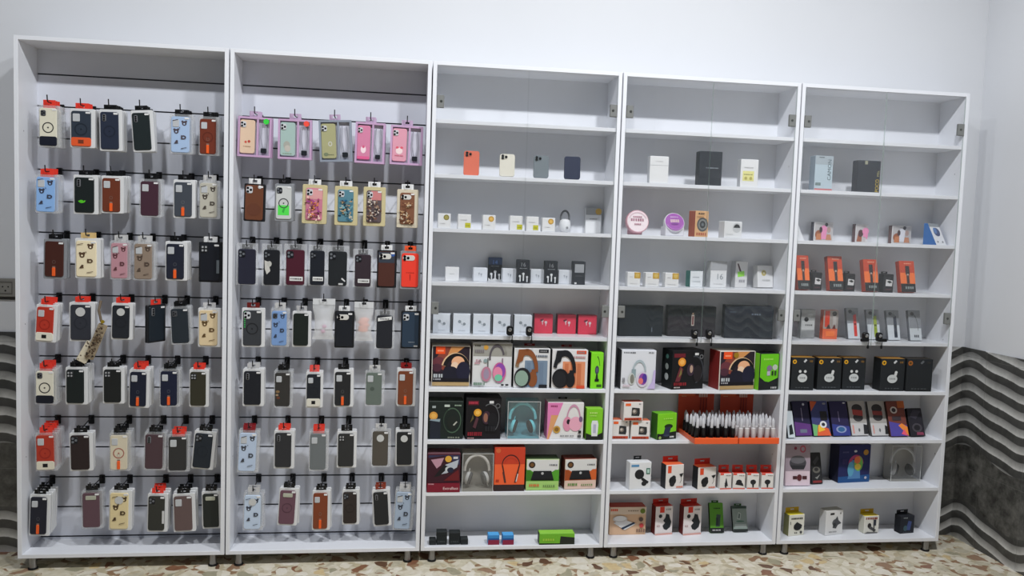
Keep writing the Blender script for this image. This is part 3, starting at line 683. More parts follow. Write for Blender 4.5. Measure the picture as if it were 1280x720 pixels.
for c, row, (x0, y0, x1, y1), tilt, nb, desc, col, opt in PK:
    k = cnt[c, row] = cnt.get((c, row), -1) + 1
    Yf = .05
    Xa, za = at_y(x0, (y0+y1)/2, Yf); Xb, _ = at_y(x1, (y0+y1)/2, Yf)
    X, zt = at_y((x0+x1)/2, y0, Yf); _, zb = at_y((x0+x1)/2, y1, Yf)
    w, h = Xb-Xa, zt-zb
    zh = zt + .014; zg = CB + 2.1715 - .14276*(1+2*row)
    where = '%s on the %s, %s' % (ORD[k], ROWN[row], CABN[c])
    hk = MB()
    slope = (zg - zh)/(.186-Yf)
    zat = lambda y: zh + (y-Yf)*slope
    hk.tube([(0,.186,zg-zh),(0,.17,zat(.17)-zh),(0,.10,zat(.10)-zh),(0,.040,zat(.040)-zh),(0,.034,zat(.034)-zh+.004),(0,.030,zat(.030)-zh+.03)], .0026, HOOKM, 6)
    ho = hk.build('display_hook', None, True); ho.location = (X, 0, zh)
    tag(ho, 'black wire hook, %s' % where, 'hook', 'hooks on the slatted boards')
    MB().cbox(-.0125, .0125, .178, .1858, zg-zh-.032, zg-zh+.010, HOOKM, .002).build('mounting_plate', ho)
    if c == 0 and row == 3 and k == 3:
        w = .098
    loc = (X, Yf, zh - .001)
    if desc == 'pouch':
        lab = '%s milky pouch, %s' % ('plump' if nb else ('white' if col[2] > 180 else 'pink filled'), where)
        r = make_pouch(loc, w, h, lab, col, 2 if col[2] > 180 else 5)
    else:
        r = make_pack(loc, w, h, '%s, %s' % (desc, where), col, seed=c*100+row*10+k, kind='twin_window_pack' if opt.get('twin') else 'phone_case_pack', **opt)
    r['group'] = 'phone case packs hanging on hooks'
    yaw = 60 if (c == 0 and row == 3 and k == 3) else rnd.uniform(-2, 2)
    r.rotation_euler = (0, R_(tilt), R_(yaw))
    for q in range(nb):
        b = r.copy(); COL.objects.link(b)
        for ch in list(r.children):
            if ch.name.split('.')[0] in ('case_tray','phone_case','hang_tab','window_carton'): dup(ch, b, True)
        y = Yf + .0225*(q+1)
        b.location = (X + rnd.uniform(-.002,.002), y, zat(y)-.001)
        b.rotation_euler = (0, R_(tilt*.6 + rnd.uniform(-1.5,1.5)), R_(yaw + rnd.uniform(-1.2,1.2)))
        tag(b, 'phone case pack %s from the front, %s hook, %s, %s' % (ORD[q+1], ORD[k], ROWN[row], CABN[c]), 'phone case', 'phone case packs hanging on hooks')

# patterned wrist strap hanging beside the second hook of the fourth row
X, z = at_y(129, 402, .035)
t = root('patterned_wrist_strap', (X, .035, z), 'leopard patterned brown wrist strap hanging askew on the fourth row, leftmost cabinet', 'wrist strap')
mb = MB(); m = M((150,128,100),.6)
mb.tube([(-.02,.03,.09),(-.022,.01,.05),(-.008,0,.0)], .006, M((120,104,84),.6), 8); mb.build('cord', t)
o = MB(); o.slab(0, 0, .04, .17, 0, .004, M((168,152,126),.5), .006)
r = random.Random(4); sh = []
for i in range(60): sh.append(E(r.uniform(.1,.9), r.uniform(.05,.95), r.uniform(.06,.14), r.choice([(84,62,46),(110,88,66),(60,48,40)]), r.uniform(.012,.03), r.choice([0,.5])))
prints(o, .04, .17, sh, 0, z0=-.085); s = o.build('printed_band', t); s.location = (-.03, -.004, -.09); s.rotation_euler = (0, R_(22), 0)
o = MB(); o.slab(0, 0, .045, .10, 0, .004, M((222,212,188),.5), .006)
sh = [E(r.uniform(.1,.9), r.uniform(.05,.95), r.uniform(.05,.12), (96,76,58), r.uniform(.015,.03)) for i in range(12)]
prints(o, .045, .10, sh, 0, z0=-.05); s = o.build('printed_tag', t); s.location = (-.075, .006, -.14); s.rotation_euler = (0, R_(28), 0)
MB().lathe((0,-.004,0),[(.008,0),(.008,.006)],M((190,160,50),.3,.6),12,'y').build('brass_clasp', t)
# ================================================================== goods on the shelves
SHN = ['','top','second','third','fourth','fifth','sixth','seventh','eighth','bottom']
gcount = {}
def where(c, S):
    k = gcount[c, S] = gcount.get((c, S), -1) + 1
    return '%s on the %s shelf, %s' % (ORD[k], SHN[S], CABN[c])
def place(c, S, bb, d=.05, lean=0, yaw=0, zs=None):
    x0, y0, x1, y1 = bb; zs = shelf_top(S) if zs is None else zs; xm = (x0+x1)/2
    X, Y = at_z(xm, y1, zs)
    w0 = at_y(x1, y1, Y)[0] - at_y(x0, y1, Y)[0]
    hw = w0/2*abs(math.sin(R_(yaw)))
    lo = (.019 if (c >= 2 and S <= 5) else .003) + hw
    Y = max(lo, min(Y, DEP-.03-hw))
    X = at_y(xm, y1, Y)[0]
    w = (at_y(x1, y1, Y)[0] - at_y(x0, y1, Y)[0])/max(.5, math.cos(R_(yaw))) 
    sn, cs = math.sin(R_(lean)), math.cos(R_(lean))
    a, b = 0, .5
    for _ in range(40):
        m = (a+b)/2
        if proj(X, Y+m*sn, zs+m*cs)[1] > y0: a = m
        else: b = m
    Y2 = min(Y, DEP-.003-hw-a*sn-.016)
    if lean and Y2 < Y - 1e-6: X += (at_y(xm, y1, Y2)[0]-X); Y = max(lo, Y2)
    d = min(d, DEP-.003-Y-hw-a*sn)
    return X, Y, zs, w, a, max(d, .012)
def goods(name, desc, cat, c, S, bb, d, body, shapes=(), yaw=0, lean=0, top=None, side=None, front=None, flap=None, group=None, lid=True, zs=None, lab=None, maxh=None, sideart=None):
    X, Y, z, w, h, d = place(c, S, bb, d, lean, yaw, zs)
    if maxh: h = min(h, maxh)
    r = root(name, (X, Y, z + d*math.sin(R_(lean)) + .0004), lab or '%s, %s' % (desc, where(c, S)), cat, group, (R_(-lean), 0, R_(yaw)))
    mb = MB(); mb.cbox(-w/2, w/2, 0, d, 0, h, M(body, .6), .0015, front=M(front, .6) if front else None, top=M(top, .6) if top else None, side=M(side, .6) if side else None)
    mb.build('carton', r)
    if shapes:
        p = prints(MB(), w, h, list(shapes), 0); p.build('front_print', r)
    if lid:                                # tucked lid: a thin flap proud of the top with its two slits
        MB().cbox(-w/2+.003, w/2-.003, .002, d-.001, h-.0002, h+.0008, M(top or body, .4), .0003).build('tuck_lid', r)
    if sideart:
        p = prints(MB(), d, h, list(sideart), 0); o = p.build('side_print', r); o.rotation_euler = (0,0,R_(-90)); o.location = (-w/2, d/2, 0)
    if flap:
        fc, fw, fh = flap; q = MB(); m = M(fc, .4); u = fw*w/2; e = min(.012, u*.5)
        for a0,a1,z0,z1 in ((-u,-e,0,fh),(e,u,0,fh),(-e,e,0,fh*.45),(-e,e,fh*.7,fh)): q.box(a0,a1,d-.0035,d-.0015,h+z0,h+z1,m)
        q.build('hanging_header', r)
    r['dims'] = (w, h, d)
    return r
def HP(u, v, r, cb, cc, ci=None, asp=1.1, th=.18):
    o = [A(u, v, r, r*asp, 0, 180, th, cb), E(u-r*.86, v-.07, r*.34, cc, r*.52), E(u+r*.86, v-.07, r*.34, cc, r*.52)]
    if ci: o += [E(u+r*.86, v-.07, r*.2, ci, r*.34), E(u-r*.86, v-.07, r*.16, ci, r*.34)]
    return o
def BUDS(u, v, s, c):
    return [E(u-s, v+s*.5, s*.55, c), P([(u-s*1.2,v+s*.4),(u-s*.8,v+s*.4),(u-s*.75,v-s*1.1),(u-s*1.05,v-s*1.1)], c),
            E(u+s*.6, v-s*.1, s*.6, c), P([(u+s*.45,v-s*.2),(u+s*.9,v-s*.2),(u+s*.7,v-s*1.7),(u+s*.4,v-s*1.7)], c)]
GOLD = (214,168,56)
WB = (232,233,234)
# ---- middle cabinet ------------------------------------------------------------------------
for bb, col, cam, nm in (((579,189,598.5,220),(222,112,86),True,'coral orange'), ((624,193,643,221),(226,222,208),True,'cream'),
                    ((666.5,195,685.5,223),(128,138,144),True,'grey'), ((705,196,725,224.5),(44,52,82),False,'navy blue')):
    X, Y, z, w, h, d = place(2, 2, bb, .01, 8)
    r = root('smartphone', (X, Y, z+.0018), '%s smartphone standing, %s' % (nm, where(2,2)), 'smartphone', 'smartphones on the second shelf', (R_(-8), R_(-3 if nm != 'cream' else 0)*0, R_(-6)))
    o = MB(); o.slab(0, h/2, w, h, 0, .009, M(col, .35), .012, .002); b = o.build('back_cover', r)
    o = MB(); o.slab(0, h/2, w*.97, h*.985, .009, .0105, M((20,21,24), .15), .011, .0003); o.build('screen', r)
    if cam:
        o = MB().slab(-w*.2, h*.86, w*.44, h*.2, -.0018, .0, M(tuple(int(v*.92) for v in col), .3), .008, .0008).build('camera_block', b)
        mb = MB()
        for dx, dz in ((-.1,.05),(-.1,-.05),(.12,0)): mb.lathe((-w*.2+dx*w,-.0018,h*.86+dz*h), [(w*.085,0),(w*.085,.002),(w*.06,.0022)], M((22,22,26),.12), 14, 'y')
        mb.build('lens', o)
SW = 'small white charger boxes'
for i, (bb, st) in enumerate((((547,267,563,288.5),'g'),((572,268,588.5,288.5),'y'),((603,269,619,290),'o'),((637,270,653,290.5),'y'),((657.5,271,673,291),'y'),((677.5,272.5,693.5,291.5),'o'))):
    sc = {'g':(150,140,60),'y':(206,204,40),'o':(206,160,64)}[st]
    art = [E(.66,.74,.22,sc),E(.66,.74,.13,tuple(min(255,v+30) for v in sc)),LN(.18,.3,.4,.04,(190,190,192),3)] if st != 'y' else [Rc(.55,.08,.97,.42,sc),LN(.6,.2,.3,.06,(150,150,40),3),LN(.2,.6,.5,.04,(196,196,198),4)]
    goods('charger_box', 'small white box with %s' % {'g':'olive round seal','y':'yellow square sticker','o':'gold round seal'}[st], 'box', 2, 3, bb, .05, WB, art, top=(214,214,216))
X, Y, z, w, h, d = place(2, 3, (697,262,712.5,291.5), .03)
r = root('plug_charger', (X, min(Y+.035, .15), z+.0004), 'white pear shaped charger with grey cable loop, %s' % where(2,3), 'charger')
MB().lathe((0,0,0), [(w*.2,0),(w*.3,.004),(w*.42,h*.2),(w*.46,h*.38),(w*.38,h*.52),(w*.2,h*.58)], M(WB,.3), 20).build('body', r, True)
mb = MB(); mb.tube([(w*.34*math.cos(a), .004, h*.62+h*.32*math.sin(a)*1.0) for a in [R_(-60+i*15) for i in range(21)]], .0048, M((112,115,120),.4), 8); mb.build('cable_loop', r, True)
MB().lathe((w*.1,-w*.40,h*.2),[(.006,0),(.006,.003)],M((150,152,154),.3),12,'y').build('button', r)
goods('charger_box', 'tall white box with grey top and gold seal', 'box', 2, 3, (731.5,260,751,292), .05, WB, [Rc(0,.72,1,1,(176,178,180)),E(.8,.86,.2,(206,164,60)),LN(.25,.55,.5,.03,(150,150,152),4)], top=(176,178,180))
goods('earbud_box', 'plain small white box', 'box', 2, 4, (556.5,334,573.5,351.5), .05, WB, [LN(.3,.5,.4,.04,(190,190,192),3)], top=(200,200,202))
LBL = (208,216,228)
for bb, t, bl in (((610,322,627,351),'14',True), ((646,325,661.5,354),'16',False), ((681,326.5,696.5,355),'16',False)):
    xw = {610:(591.5,335,609,352),646:(628,336,645.5,353),681:(663,337,680.5,354)}[bb[0]]
    goods('earbud_box', 'pale white box beside a black %s box' % t, 'box', 2, 4, xw, .06, (222,226,232), BUDS(.5,.55,.1,(176,182,190)))
    art = [TX(t,.5,.80,.17,(150,152,158) if not bl else (110,150,220)), LN(.2,.62,.6,.03,(150,152,158),5),
           E(.5,.4,.1,(224,226,228)),Rc(.46,.1,.56,.4,(224,226,228)),E(.22,.3,.09,(224,226,228)),Rc(.2,.06,.29,.3,(224,226,228)),E(.8,.27,.08,(224,226,228)),Rc(.76,.05,.85,.28,(224,226,228))]
    if bl: art = [Rc(0,.7,1,1,(60,80,120))] + art + [P([(0,0),(1,0),(1,.1),(.8,.04),(.5,.13),(.2,.05),(0,.14)],(222,224,226))]
    goods('earbud_box', 'black box printed %s above white earbuds' % t, 'box', 2, 4, bb, .05, (34,38,48), art, side=(30,32,40))
goods('earbud_box', 'pale white box beside the grey window box', 'box', 2, 4, (698,338,715.5,355), .06, (222,226,232), BUDS(.5,.55,.1,(176,182,190)))
goods('cable_box', 'black box with grey picture square', 'box', 2, 4, (716,327,731,356), .05, (52,56,64), [Rc(.12,.52,.88,.88,(168,172,178)),LN(.2,.36,.6,.03,(110,114,120),4),Rc(.12,.02,.3,.1,(220,220,220))])
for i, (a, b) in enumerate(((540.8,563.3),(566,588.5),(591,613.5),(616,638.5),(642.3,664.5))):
    goods('earbud_box', 'white square earbud box', 'box', 2, 5, (a,392.5+i*.45,b,416.5+i*.6), .05, (222,228,236), [E(.36,.62,.09,(150,160,168),.08),P([(.4,.6),(.44,.56),(.52,.46),(.48,.46)],(160,170,178)),E(.62,.5,.08,(150,160,168)),P([(.6,.5),(.52,.38),(.48,.36),(.6,.44)],(160,170,178)),LN(.3,.15,.4,.03,(196,200,206),4)] + ([Rc(.955,.06,1,1,(52,60,68))] if i < 4 else []), side=(60,70,78))  # dark right-edge strip paints in the shaded side between neighbouring boxes
for a, b, dy in ((667.5,690.5,0),(696.5,719.5,.5),(722.3,745.5,1.2)):
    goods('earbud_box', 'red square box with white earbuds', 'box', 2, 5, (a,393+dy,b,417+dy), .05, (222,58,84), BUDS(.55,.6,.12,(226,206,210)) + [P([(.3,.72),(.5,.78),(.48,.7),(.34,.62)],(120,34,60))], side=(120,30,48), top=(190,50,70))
GAM = lambda: [Rc(0,0,1,1,(222,216,206)), Rc(.02,.11,.98,.985,(52,38,52)), P([(.02,.55),(.3,.985),(.75,.985),(.45,.7),(.3,.4)],(150,74,60)), E(.18,.6,.16,(120,60,70),.13), E(.14,.46,.12,(90,50,66),.1),
    P([(.5,.985),(.85,.985),(.6,.8),(.4,.75)],(216,150,90)), Rc(.1,.80,.34,.985,(240,84,34)), Rc(.14,.86,.3,.9,(250,150,110)), A(.62,.42,.38,.42,20,165,.3,(226,190,150)), A(.64,.42,.36,.40,10,165,.28,(28,24,30)),
    E(.68,.6,.17,(236,178,138),.15), E(.6,.5,.1,(238,206,178),.11), E(.5,.3,.22,(34,34,52),.2), E(.82,.38,.18,(38,38,64),.24), Rc(.02,.11,.98,.2,(30,26,34)), LN(.05,.22,.26,.09,(190,196,200),4), LN(.05,.16,.2,.04,(170,170,176),4),
    Rc(.02,.02,.98,.11,(190,160,112))]
goods('headphone_box', 'orange and black gaming headphone box', 'headphone box', 2, 6, (539,432.5,587,483), .1, (226,220,210), GAM(), lid=True, side=(150,60,40))
goods('headphone_box', 'white box picturing pink headphones', 'headphone box', 2, 6, (590,429,639,484), .1, (222,222,222),
      [Rc(.01,.7,.99,.99,(168,166,158)), LN(.05,.92,.15,.035,(80,80,70),4), E(.33,.9,.06,(214,160,70)), A(.61,.66,.2,.32,15,190,.22,(104,98,104)), Rc(.74,.5,.77,.66,(150,120,140)), Rc(.37,.4,.4,.66,(110,112,110)),
       LN(.05,.78,.24,.07,(140,132,136),5), TX('BA',.14,.6,.06,(190,90,120)), TX('A',.19,.6,.065,(60,70,70)), E(.32,.6,.05,(150,170,170)), LN(.05,.53,.14,.03,(196,120,140),4),
       E(.35,.3,.13,(196,134,156),.17), E(.35,.3,.07,(168,152,176),.12), E(.68,.34,.17,(206,100,150),.23), E(.7,.38,.13,(150,80,180),.17), E(.64,.32,.12,(230,140,170),.15), E(.66,.22,.1,(120,206,170),.08),
       LN(.03,.05,.3,.06,(120,150,130),6), Rc(.73,.04,.8,.08,(50,50,50)), Rc(.84,.04,.92,.08,(50,50,50))])
def PORT(band, cup, ring, pat, patc, lab, tc, cupc):
    return [Rc(.3,.02,.93,.7,pat), LN(.36,.1,.52,.55,patc,3), Rc(.68,.9,.95,.985,lab), LN(.72,.92,.18,.04,(150,150,150),4), TX('BREATHE',.76,.81,.05,tc,0,.36) if False else LN(.6,.79,.34,.05,tc,7), Rc(.7,.01,.93,.09,lab),
            A(.35,.46,.32,.54,-5,110,.3,band), A(.35,.46,.32,.54,110,170,.3,cupc), P([(.06,.6),(.12,.98),(.3,.99),(.24,.7)],band), Rc(.49,.1,.62,.48,band), E(.52,.23,.13,band,.2), E(.24,.27,.23,ring,.25), E(.22,.25,.18,cup,.2)]
goods('headphone_box', 'white box picturing brown headphones', 'headphone box', 2, 6, (641.5,436,686.5,485), .1, (222,222,222), PORT((150,88,50),(150,176,160),(44,44,48),(130,150,172),(120,140,164),(34,36,44),(120,128,140),(150,120,90)), side=(40,42,46), flap=((150,40,36),.3,.012))
goods('headphone_box', 'white box picturing black headphones on orange', 'headphone box', 2, 6, (689,437.5,733.5,486), .1, (224,222,222), PORT((32,34,40),(40,42,48),(28,29,34),(224,146,106),(206,120,80),(222,84,52),(196,150,150),(34,36,42)), side=(40,42,46), flap=((150,40,36),.3,.012))
CBL = [A(.45,.5,.3,.42,20,80,.1,(30,60,30)), E(.5,.52,.16,(70,76,90),.12), E(.5,.52,.08,(110,104,140),.07), P([(.44,.4),(.56,.4),(.62,.26),(.4,.26)],(36,50,40)), Rc(.34,.2,.68,.27,(30,36,34)), Rc(.5,.05,.9,.12,(60,110,30))]
goods('earphone_box', 'lime green box with black side and cable picture', 'earphone box', 2, 6, (737.5,441,753,486), .06, (132,222,40), CBL, side=(30,36,32), yaw=2)
DK = lambda g: [E(.14,.62,.12,(222,158,70)), E(.14,.62,.07,(232,180,90)), Rc(.05,.02,.35,.5,(40,46,60)), P([(.03,.5),(.32,.46),(.34,.54),(.06,.53)],(150,170,180)), A(.68,.5,.26,.34,-120,120,.1,(84,110,90)), A(.68,.5,.26,.34,120,240,.1,(60,80,66)), E(.68,.44,.14,(36,44,40),.18), P([(.7,.38),(.8,.48),(.83,.46),(.74,.36)],(190,190,180)), Rc(.45,.86,.6,.92,(200,210,200)), LN(.74,.88,.2,.04,(150,170,150),4), Rc(.1,.83,.2,.89,(170,180,180)), LN(.56,.03,.36,.04,(130,136,120),5)]
goods('headset_box', 'dark green black gaming headset box with gold seal', 'headset box', 2, 7, (535,502,578.5,549), .1, (32,44,40), DK(0), top=(80,92,84))
def REDB(): return [Rc(.06,.82,.36,.92,(110,30,44)), LN(.08,.85,.26,.05,(190,60,80),6), E(.33,.64,.11,(226,160,50)), E(.33,.64,.06,(240,190,90)), Rc(.66,.86,.78,.92,(222,222,222)), E(.9,.8,.07,(120,122,124),None,.7), A(.68,.5,.27,.36,-60,120,.07,(110,112,116)), E(.58,.52,.12,(74,50,66),.16), E(.56,.52,.06,(160,110,90),.11), E(.76,.44,.14,(30,30,36),.2), P([(.2,.3),(.3,.56),(.36,.5),(.28,.26)],(100,60,70)), P([(.12,.4),(.2,.6),(.22,.5)],(110,100,60)), LN(.06,.09,.42,.09,(150,34,50),7), LN(.06,.02,.18,.03,(190,150,150),4), LN(.55,.2,.3,.12,(46,46,52),4)]
goods('headset_box', 'black and red gaming headset box with gold seal', 'headset box', 2, 7, (581.5,497,625.5,549), .1, (26,22,28), REDB(), top=(40,34,44), yaw=2, side=(28,30,44))
def clear_headset(c, S, bb, d, desc, hdesc, col, pad, bandc, base, yaw=0):
    X, Y, z, w, h, d = place(c, S, bb, d, 0, yaw)
    r = root('clear_headphone_box', (X, Y, z+.0004), '%s, %s' % (desc, where(c, S)), 'headphone box', None, (0,0,R_(yaw)))
    mb = MB(); t = .0012
    mb.box(-w/2, w/2, 0, t, .0, h, CLEARBOX); mb.box(-w/2, -w/2+t, t, d-t, 0, h, CLEARBOX); mb.box(w/2-t, w/2, t, d-t, 0, h, CLEARBOX); mb.box(-w/2+t, w/2-t, t, d-t, h-t, h, CLEARBOX)
    mb.build('clear_cover', r)
    mb = MB(); mb.box(-w/2+t, w/2-t, d-t, d, 0, h, M(base,.5)); mb.box(-w/2+t, w/2-t, t, d-t, 0, .004, M(base,.5)); mb.build('card_insert', r)
    mb = MB(); mb.frame(0, h/2, w, h, .0025, -.0008, 0, M((206,208,206),.3)); mb.build('edge_trim', r)
    q = root('headphones', (X, Y+d*.47, z+.0055), hdesc, 'headphones')
    q.rotation_euler = (0,0,R_(yaw)); R1 = min(w*.42, h*.42); zc = h*.46; n = 16; w2 = w*.40; h2 = h*.43
    mb = MB(); mb.tube([(w2*math.cos(PI*i/n), 0, zc+h2*.95*math.sin(PI*i/n)) for i in range(n+1)], .007, M(bandc,.35), 8); mb.build('headband', q, True)
    for s in (-1, 1):
        mb = MB(); mb.lathe((0,0,0), [(.010,-.016),(.026,-.014),(.032,-.006),(.032,.006)], M(col,.3), 20, 'x'); cup = mb.build('ear_cup', q, True)
        MB().lathe((0,0,0), [(.031,.006),(.034,.010),(.030,.020),(.016,.021)], M(pad,.6), 20, 'x').build('ear_pad', cup, True)
        mb = MB(); mb.tube([(-.004,0,.030),(-.005,0,.048)], .0035, M(bandc,.35), 6); mb.build('slider', cup, True)
        cup.location = (s*w2*.70, 0, h*.27); cup.rotation_euler = (0, R_(14 if s < 0 else 166), R_(-18 if s < 0 else 18)); cup.scale = (.78,.78,.98)
    return r
clear_headset(2, 7, (633.6,502,674.5,549), .09, 'clear teal box holding blue headphones', 'pale teal headphones inside the clear teal box, middle cabinet', (120,214,226), (30,42,50), (120,214,226), (110,176,190))
goods('headphone_box', 'pink and white box picturing pink headphones', 'headphone box', 2, 7, (683.5,503.5,728.5,549), .09, (226,224,222),
      [P([(0,0),(.06,0),(.42,1),(0,1)],(226,130,182)), P([(0,0),(.05,0),(.3,.66),(.1,.66)],(222,160,110)), LN(.08,.88,.2,.05,(170,70,120),4), A(.72,.52,.2,.44,0,180,.16,(206,150,176)), E(.55,.42,.12,(222,146,172),.2), E(.58,.48,.05,(50,40,50),.07), E(.78,.42,.18,(232,170,190),.2), E(.92,.55,.05,(130,100,140),.08), E(.26,.27,.1,(206,160,70)), E(.26,.27,.06,(150,110,50)), LN(.36,.08,.4,.03,(150,150,150),6), Rc(.86,.17,.94,.24,(40,40,42)), Rc(.84,.05,.94,.12,(90,90,92))], side=(196,110,150), flap=((40,42,44),.25,.01))
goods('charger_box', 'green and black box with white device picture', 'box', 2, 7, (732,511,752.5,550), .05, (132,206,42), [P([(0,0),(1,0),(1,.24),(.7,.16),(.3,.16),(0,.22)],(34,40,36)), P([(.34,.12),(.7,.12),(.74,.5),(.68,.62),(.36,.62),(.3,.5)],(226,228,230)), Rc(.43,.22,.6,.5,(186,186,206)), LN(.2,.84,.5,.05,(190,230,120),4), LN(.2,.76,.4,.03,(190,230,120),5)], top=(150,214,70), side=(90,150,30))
goods('headphone_box', 'dark red box with white lettering and gold seal', 'headphone box', 2, 8, (533.5,567.5,574.5,615.5), .1, (90,24,42),
      [Rc(.02,.24,.98,.97,(70,28,44)), P([(.02,.9),(.5,.95),(.98,.7),(.98,.97),(.02,.97)],(60,60,96)), P([(.1,.85),(.5,.9),(.4,.7),(.28,.62)],(196,150,166)), P([(.3,.45),(.55,.72),(.95,.85),(.9,.65),(.6,.5)],(190,196,206)), P([(.2,.4),(.5,.72),(.66,.66),(.36,.42)],(34,32,36)), E(.62,.6,.08,(206,210,212)), E(.7,.58,.1,(40,44,70),.07), P([(.5,.3),(.95,.6),(.98,.3)],(120,34,40)), E(.63,.87,.1,(226,172,66)), Rc(.78,.87,.92,.93,(206,206,212)), Rc(.0,.0,1,.24,(140,30,52)), TX('ExtraBass',.72,.1,.07,(236,206,206),0,.46), LN(.04,.2,.18,.03,(206,150,160),4)], top=(130,90,100))
clear_headset(2, 8, (577,567,616,615), .09, 'clear box holding silver headphones', 'silver headphones inside the clear box, eighth shelf, middle cabinet', (206,206,204), (90,90,90), (214,212,206), (160,156,146))
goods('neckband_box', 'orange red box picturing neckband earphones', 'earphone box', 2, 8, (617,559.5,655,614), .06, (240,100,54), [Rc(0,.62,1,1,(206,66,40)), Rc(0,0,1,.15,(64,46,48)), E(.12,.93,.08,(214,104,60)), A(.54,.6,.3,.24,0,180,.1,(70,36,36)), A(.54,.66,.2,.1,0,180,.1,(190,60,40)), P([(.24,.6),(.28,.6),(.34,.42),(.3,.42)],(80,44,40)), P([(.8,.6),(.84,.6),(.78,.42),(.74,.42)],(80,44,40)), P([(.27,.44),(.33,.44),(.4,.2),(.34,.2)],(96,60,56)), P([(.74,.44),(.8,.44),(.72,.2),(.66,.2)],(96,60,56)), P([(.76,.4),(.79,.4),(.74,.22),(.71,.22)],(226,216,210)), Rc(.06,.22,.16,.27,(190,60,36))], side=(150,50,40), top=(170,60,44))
def RB(a, b, s): return [Rc(0,.3,1,.68,a), P([(0,.68),(.06,.68),(.24,.52),(.24,.36),(0,.3)],tuple(int(v*.8) for v in a)), Rc(.02,.66,.98,.98,(222,222,220)), P([(.12,.66),(.88,.66),(.8,.6),(.2,.6)],(222,222,220)), Rc(.02,.02,.98,.3,b), E(.17,.82,.1,(60,44,40)), E(.17,.82,.06,(130,90,50)), TX('4K HD',.82,.8,.05,(110,112,116),0,.22) if False else LN(.7,.79,.24,.05,(120,122,126),5), P([(.14,.33),(.84,.33),(.76,.63),(.22,.63)],(34,36,42)), P([(.14,.33),(.84,.33),(.83,.38),(.15,.38)],(20,21,24)), E(.49,.55,.04,(190,192,194)), LN(.1,.13,.3,.08,s,5), LN(.52,.12,.36,.06,(120,150,90),6)]
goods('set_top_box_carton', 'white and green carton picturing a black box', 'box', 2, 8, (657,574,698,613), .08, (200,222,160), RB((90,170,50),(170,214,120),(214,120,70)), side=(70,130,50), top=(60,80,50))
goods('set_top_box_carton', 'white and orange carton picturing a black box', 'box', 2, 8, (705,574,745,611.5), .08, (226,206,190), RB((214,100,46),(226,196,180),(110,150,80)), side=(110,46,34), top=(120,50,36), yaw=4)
for bb, tall in (((536.5,675,545,681.5),0),((545.5,665,558.5,681.2),1),((561.5,666,575,681),1),((575.5,674,585,681),0)):
    goods('power_adapter_box', 'small black box with pale top label' if tall else 'low black box at the end', 'box', 2, 9, bb, .045, (34,40,42), [LN(.15,.2,.7,.12,(70,76,78),4)], top=(44,50,52), lid=False)
for bb in ((610,669,624,681),(628,669,642,681)):
    goods('cube_box', 'small cube, blue above and red below', 'box', 2, 9, bb, .045, (60,140,206), [Rc(0,0,1,.5,(150,40,70)), Rc(0,.5,1,.66,(40,90,160))], top=(84,170,232), lid=False)
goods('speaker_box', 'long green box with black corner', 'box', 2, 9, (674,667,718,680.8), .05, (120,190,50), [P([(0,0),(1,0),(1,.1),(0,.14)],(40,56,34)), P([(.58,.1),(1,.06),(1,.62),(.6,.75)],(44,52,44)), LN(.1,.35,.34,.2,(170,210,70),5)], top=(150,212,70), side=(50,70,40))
# ---- fourth cabinet ------------------------------------------------------------------------
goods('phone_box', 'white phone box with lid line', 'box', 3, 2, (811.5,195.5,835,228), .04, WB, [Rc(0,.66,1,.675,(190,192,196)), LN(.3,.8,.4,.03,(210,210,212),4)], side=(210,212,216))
goods('phone_box', 'tall black phone box with silver lettering', 'box', 3, 2, (873,189.5,901.5,230.5), .05, (40,47,58), [LN(.3,.5,.55,.03,(150,158,168),7)], side=(34,40,50), top=(54,62,74))
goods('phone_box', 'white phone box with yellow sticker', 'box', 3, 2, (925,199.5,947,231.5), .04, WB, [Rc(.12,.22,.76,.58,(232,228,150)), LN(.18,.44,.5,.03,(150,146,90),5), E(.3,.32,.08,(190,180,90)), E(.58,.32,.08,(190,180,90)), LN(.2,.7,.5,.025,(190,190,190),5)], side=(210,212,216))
def tin(bb, tilt, body, face, ink, desc, boxy):
    X, Y, z, w, h, d = place(3, 3, bb, .06)
    r = root('round_speaker_box', (X, max(Y, .05), z+.0006), '%s, %s' % (desc, where(3,3)), 'box')
    rr = w*.5
    mb = MB()
    if boxy: mb.cbox(-rr*.92, rr*.92, -.008, .07, 0, h*.42, M(body,.4), .003)
    else: mb.lathe((0, .045, 0), [(rr*.6,0),(rr*.66,.004),(rr*.62,h*.3)], M(body,.35), 28)
    mb.build('base', r, not boxy)
    mb = MB(); mb.lathe((0,0,0), [(rr*.96,-.02),(rr,-.012),(rr,.008),(rr*.96,.012)], M(body,.3), 36, 'y'); f = mb.build('round_case', r, True)
    p = MB(); prints(p, 2*rr, 2*rr, [E(.5,.5,.46,face)] + ink, -.0122, z0=-rr); p.build('face_print', f)
    f.location = (0, .012, max(h-rr*math.cos(R_(tilt))-.002, rr*math.cos(R_(tilt))+.02*math.sin(R_(tilt))+.003)); f.rotation_euler = (R_(-tilt), 0, 0)
tin((784.5,264.5,813,292), 12, (226,176,186), (240,226,230), [LN(.2,.5,.6,.12,(176,120,140),6), LN(.3,.66,.4,.06,(190,140,156),5), LN(.35,.34,.3,.06,(190,140,156),4), A(.5,.5,.4,.4,20,160,.05,(222,180,194))], 'round pale pink box with printed lid', False)
tin((832.5,266.5,858,294), 25, (222,222,228), (166,84,180), [LN(.3,.48,.45,.16,(216,190,190),5), LN(.3,.72,.4,.06,(206,170,216),5), E(.5,.4,.18,(140,64,160),.05), A(.5,.5,.43,.43,200,340,.08,(200,140,210))], 'round purple box on white base', True)
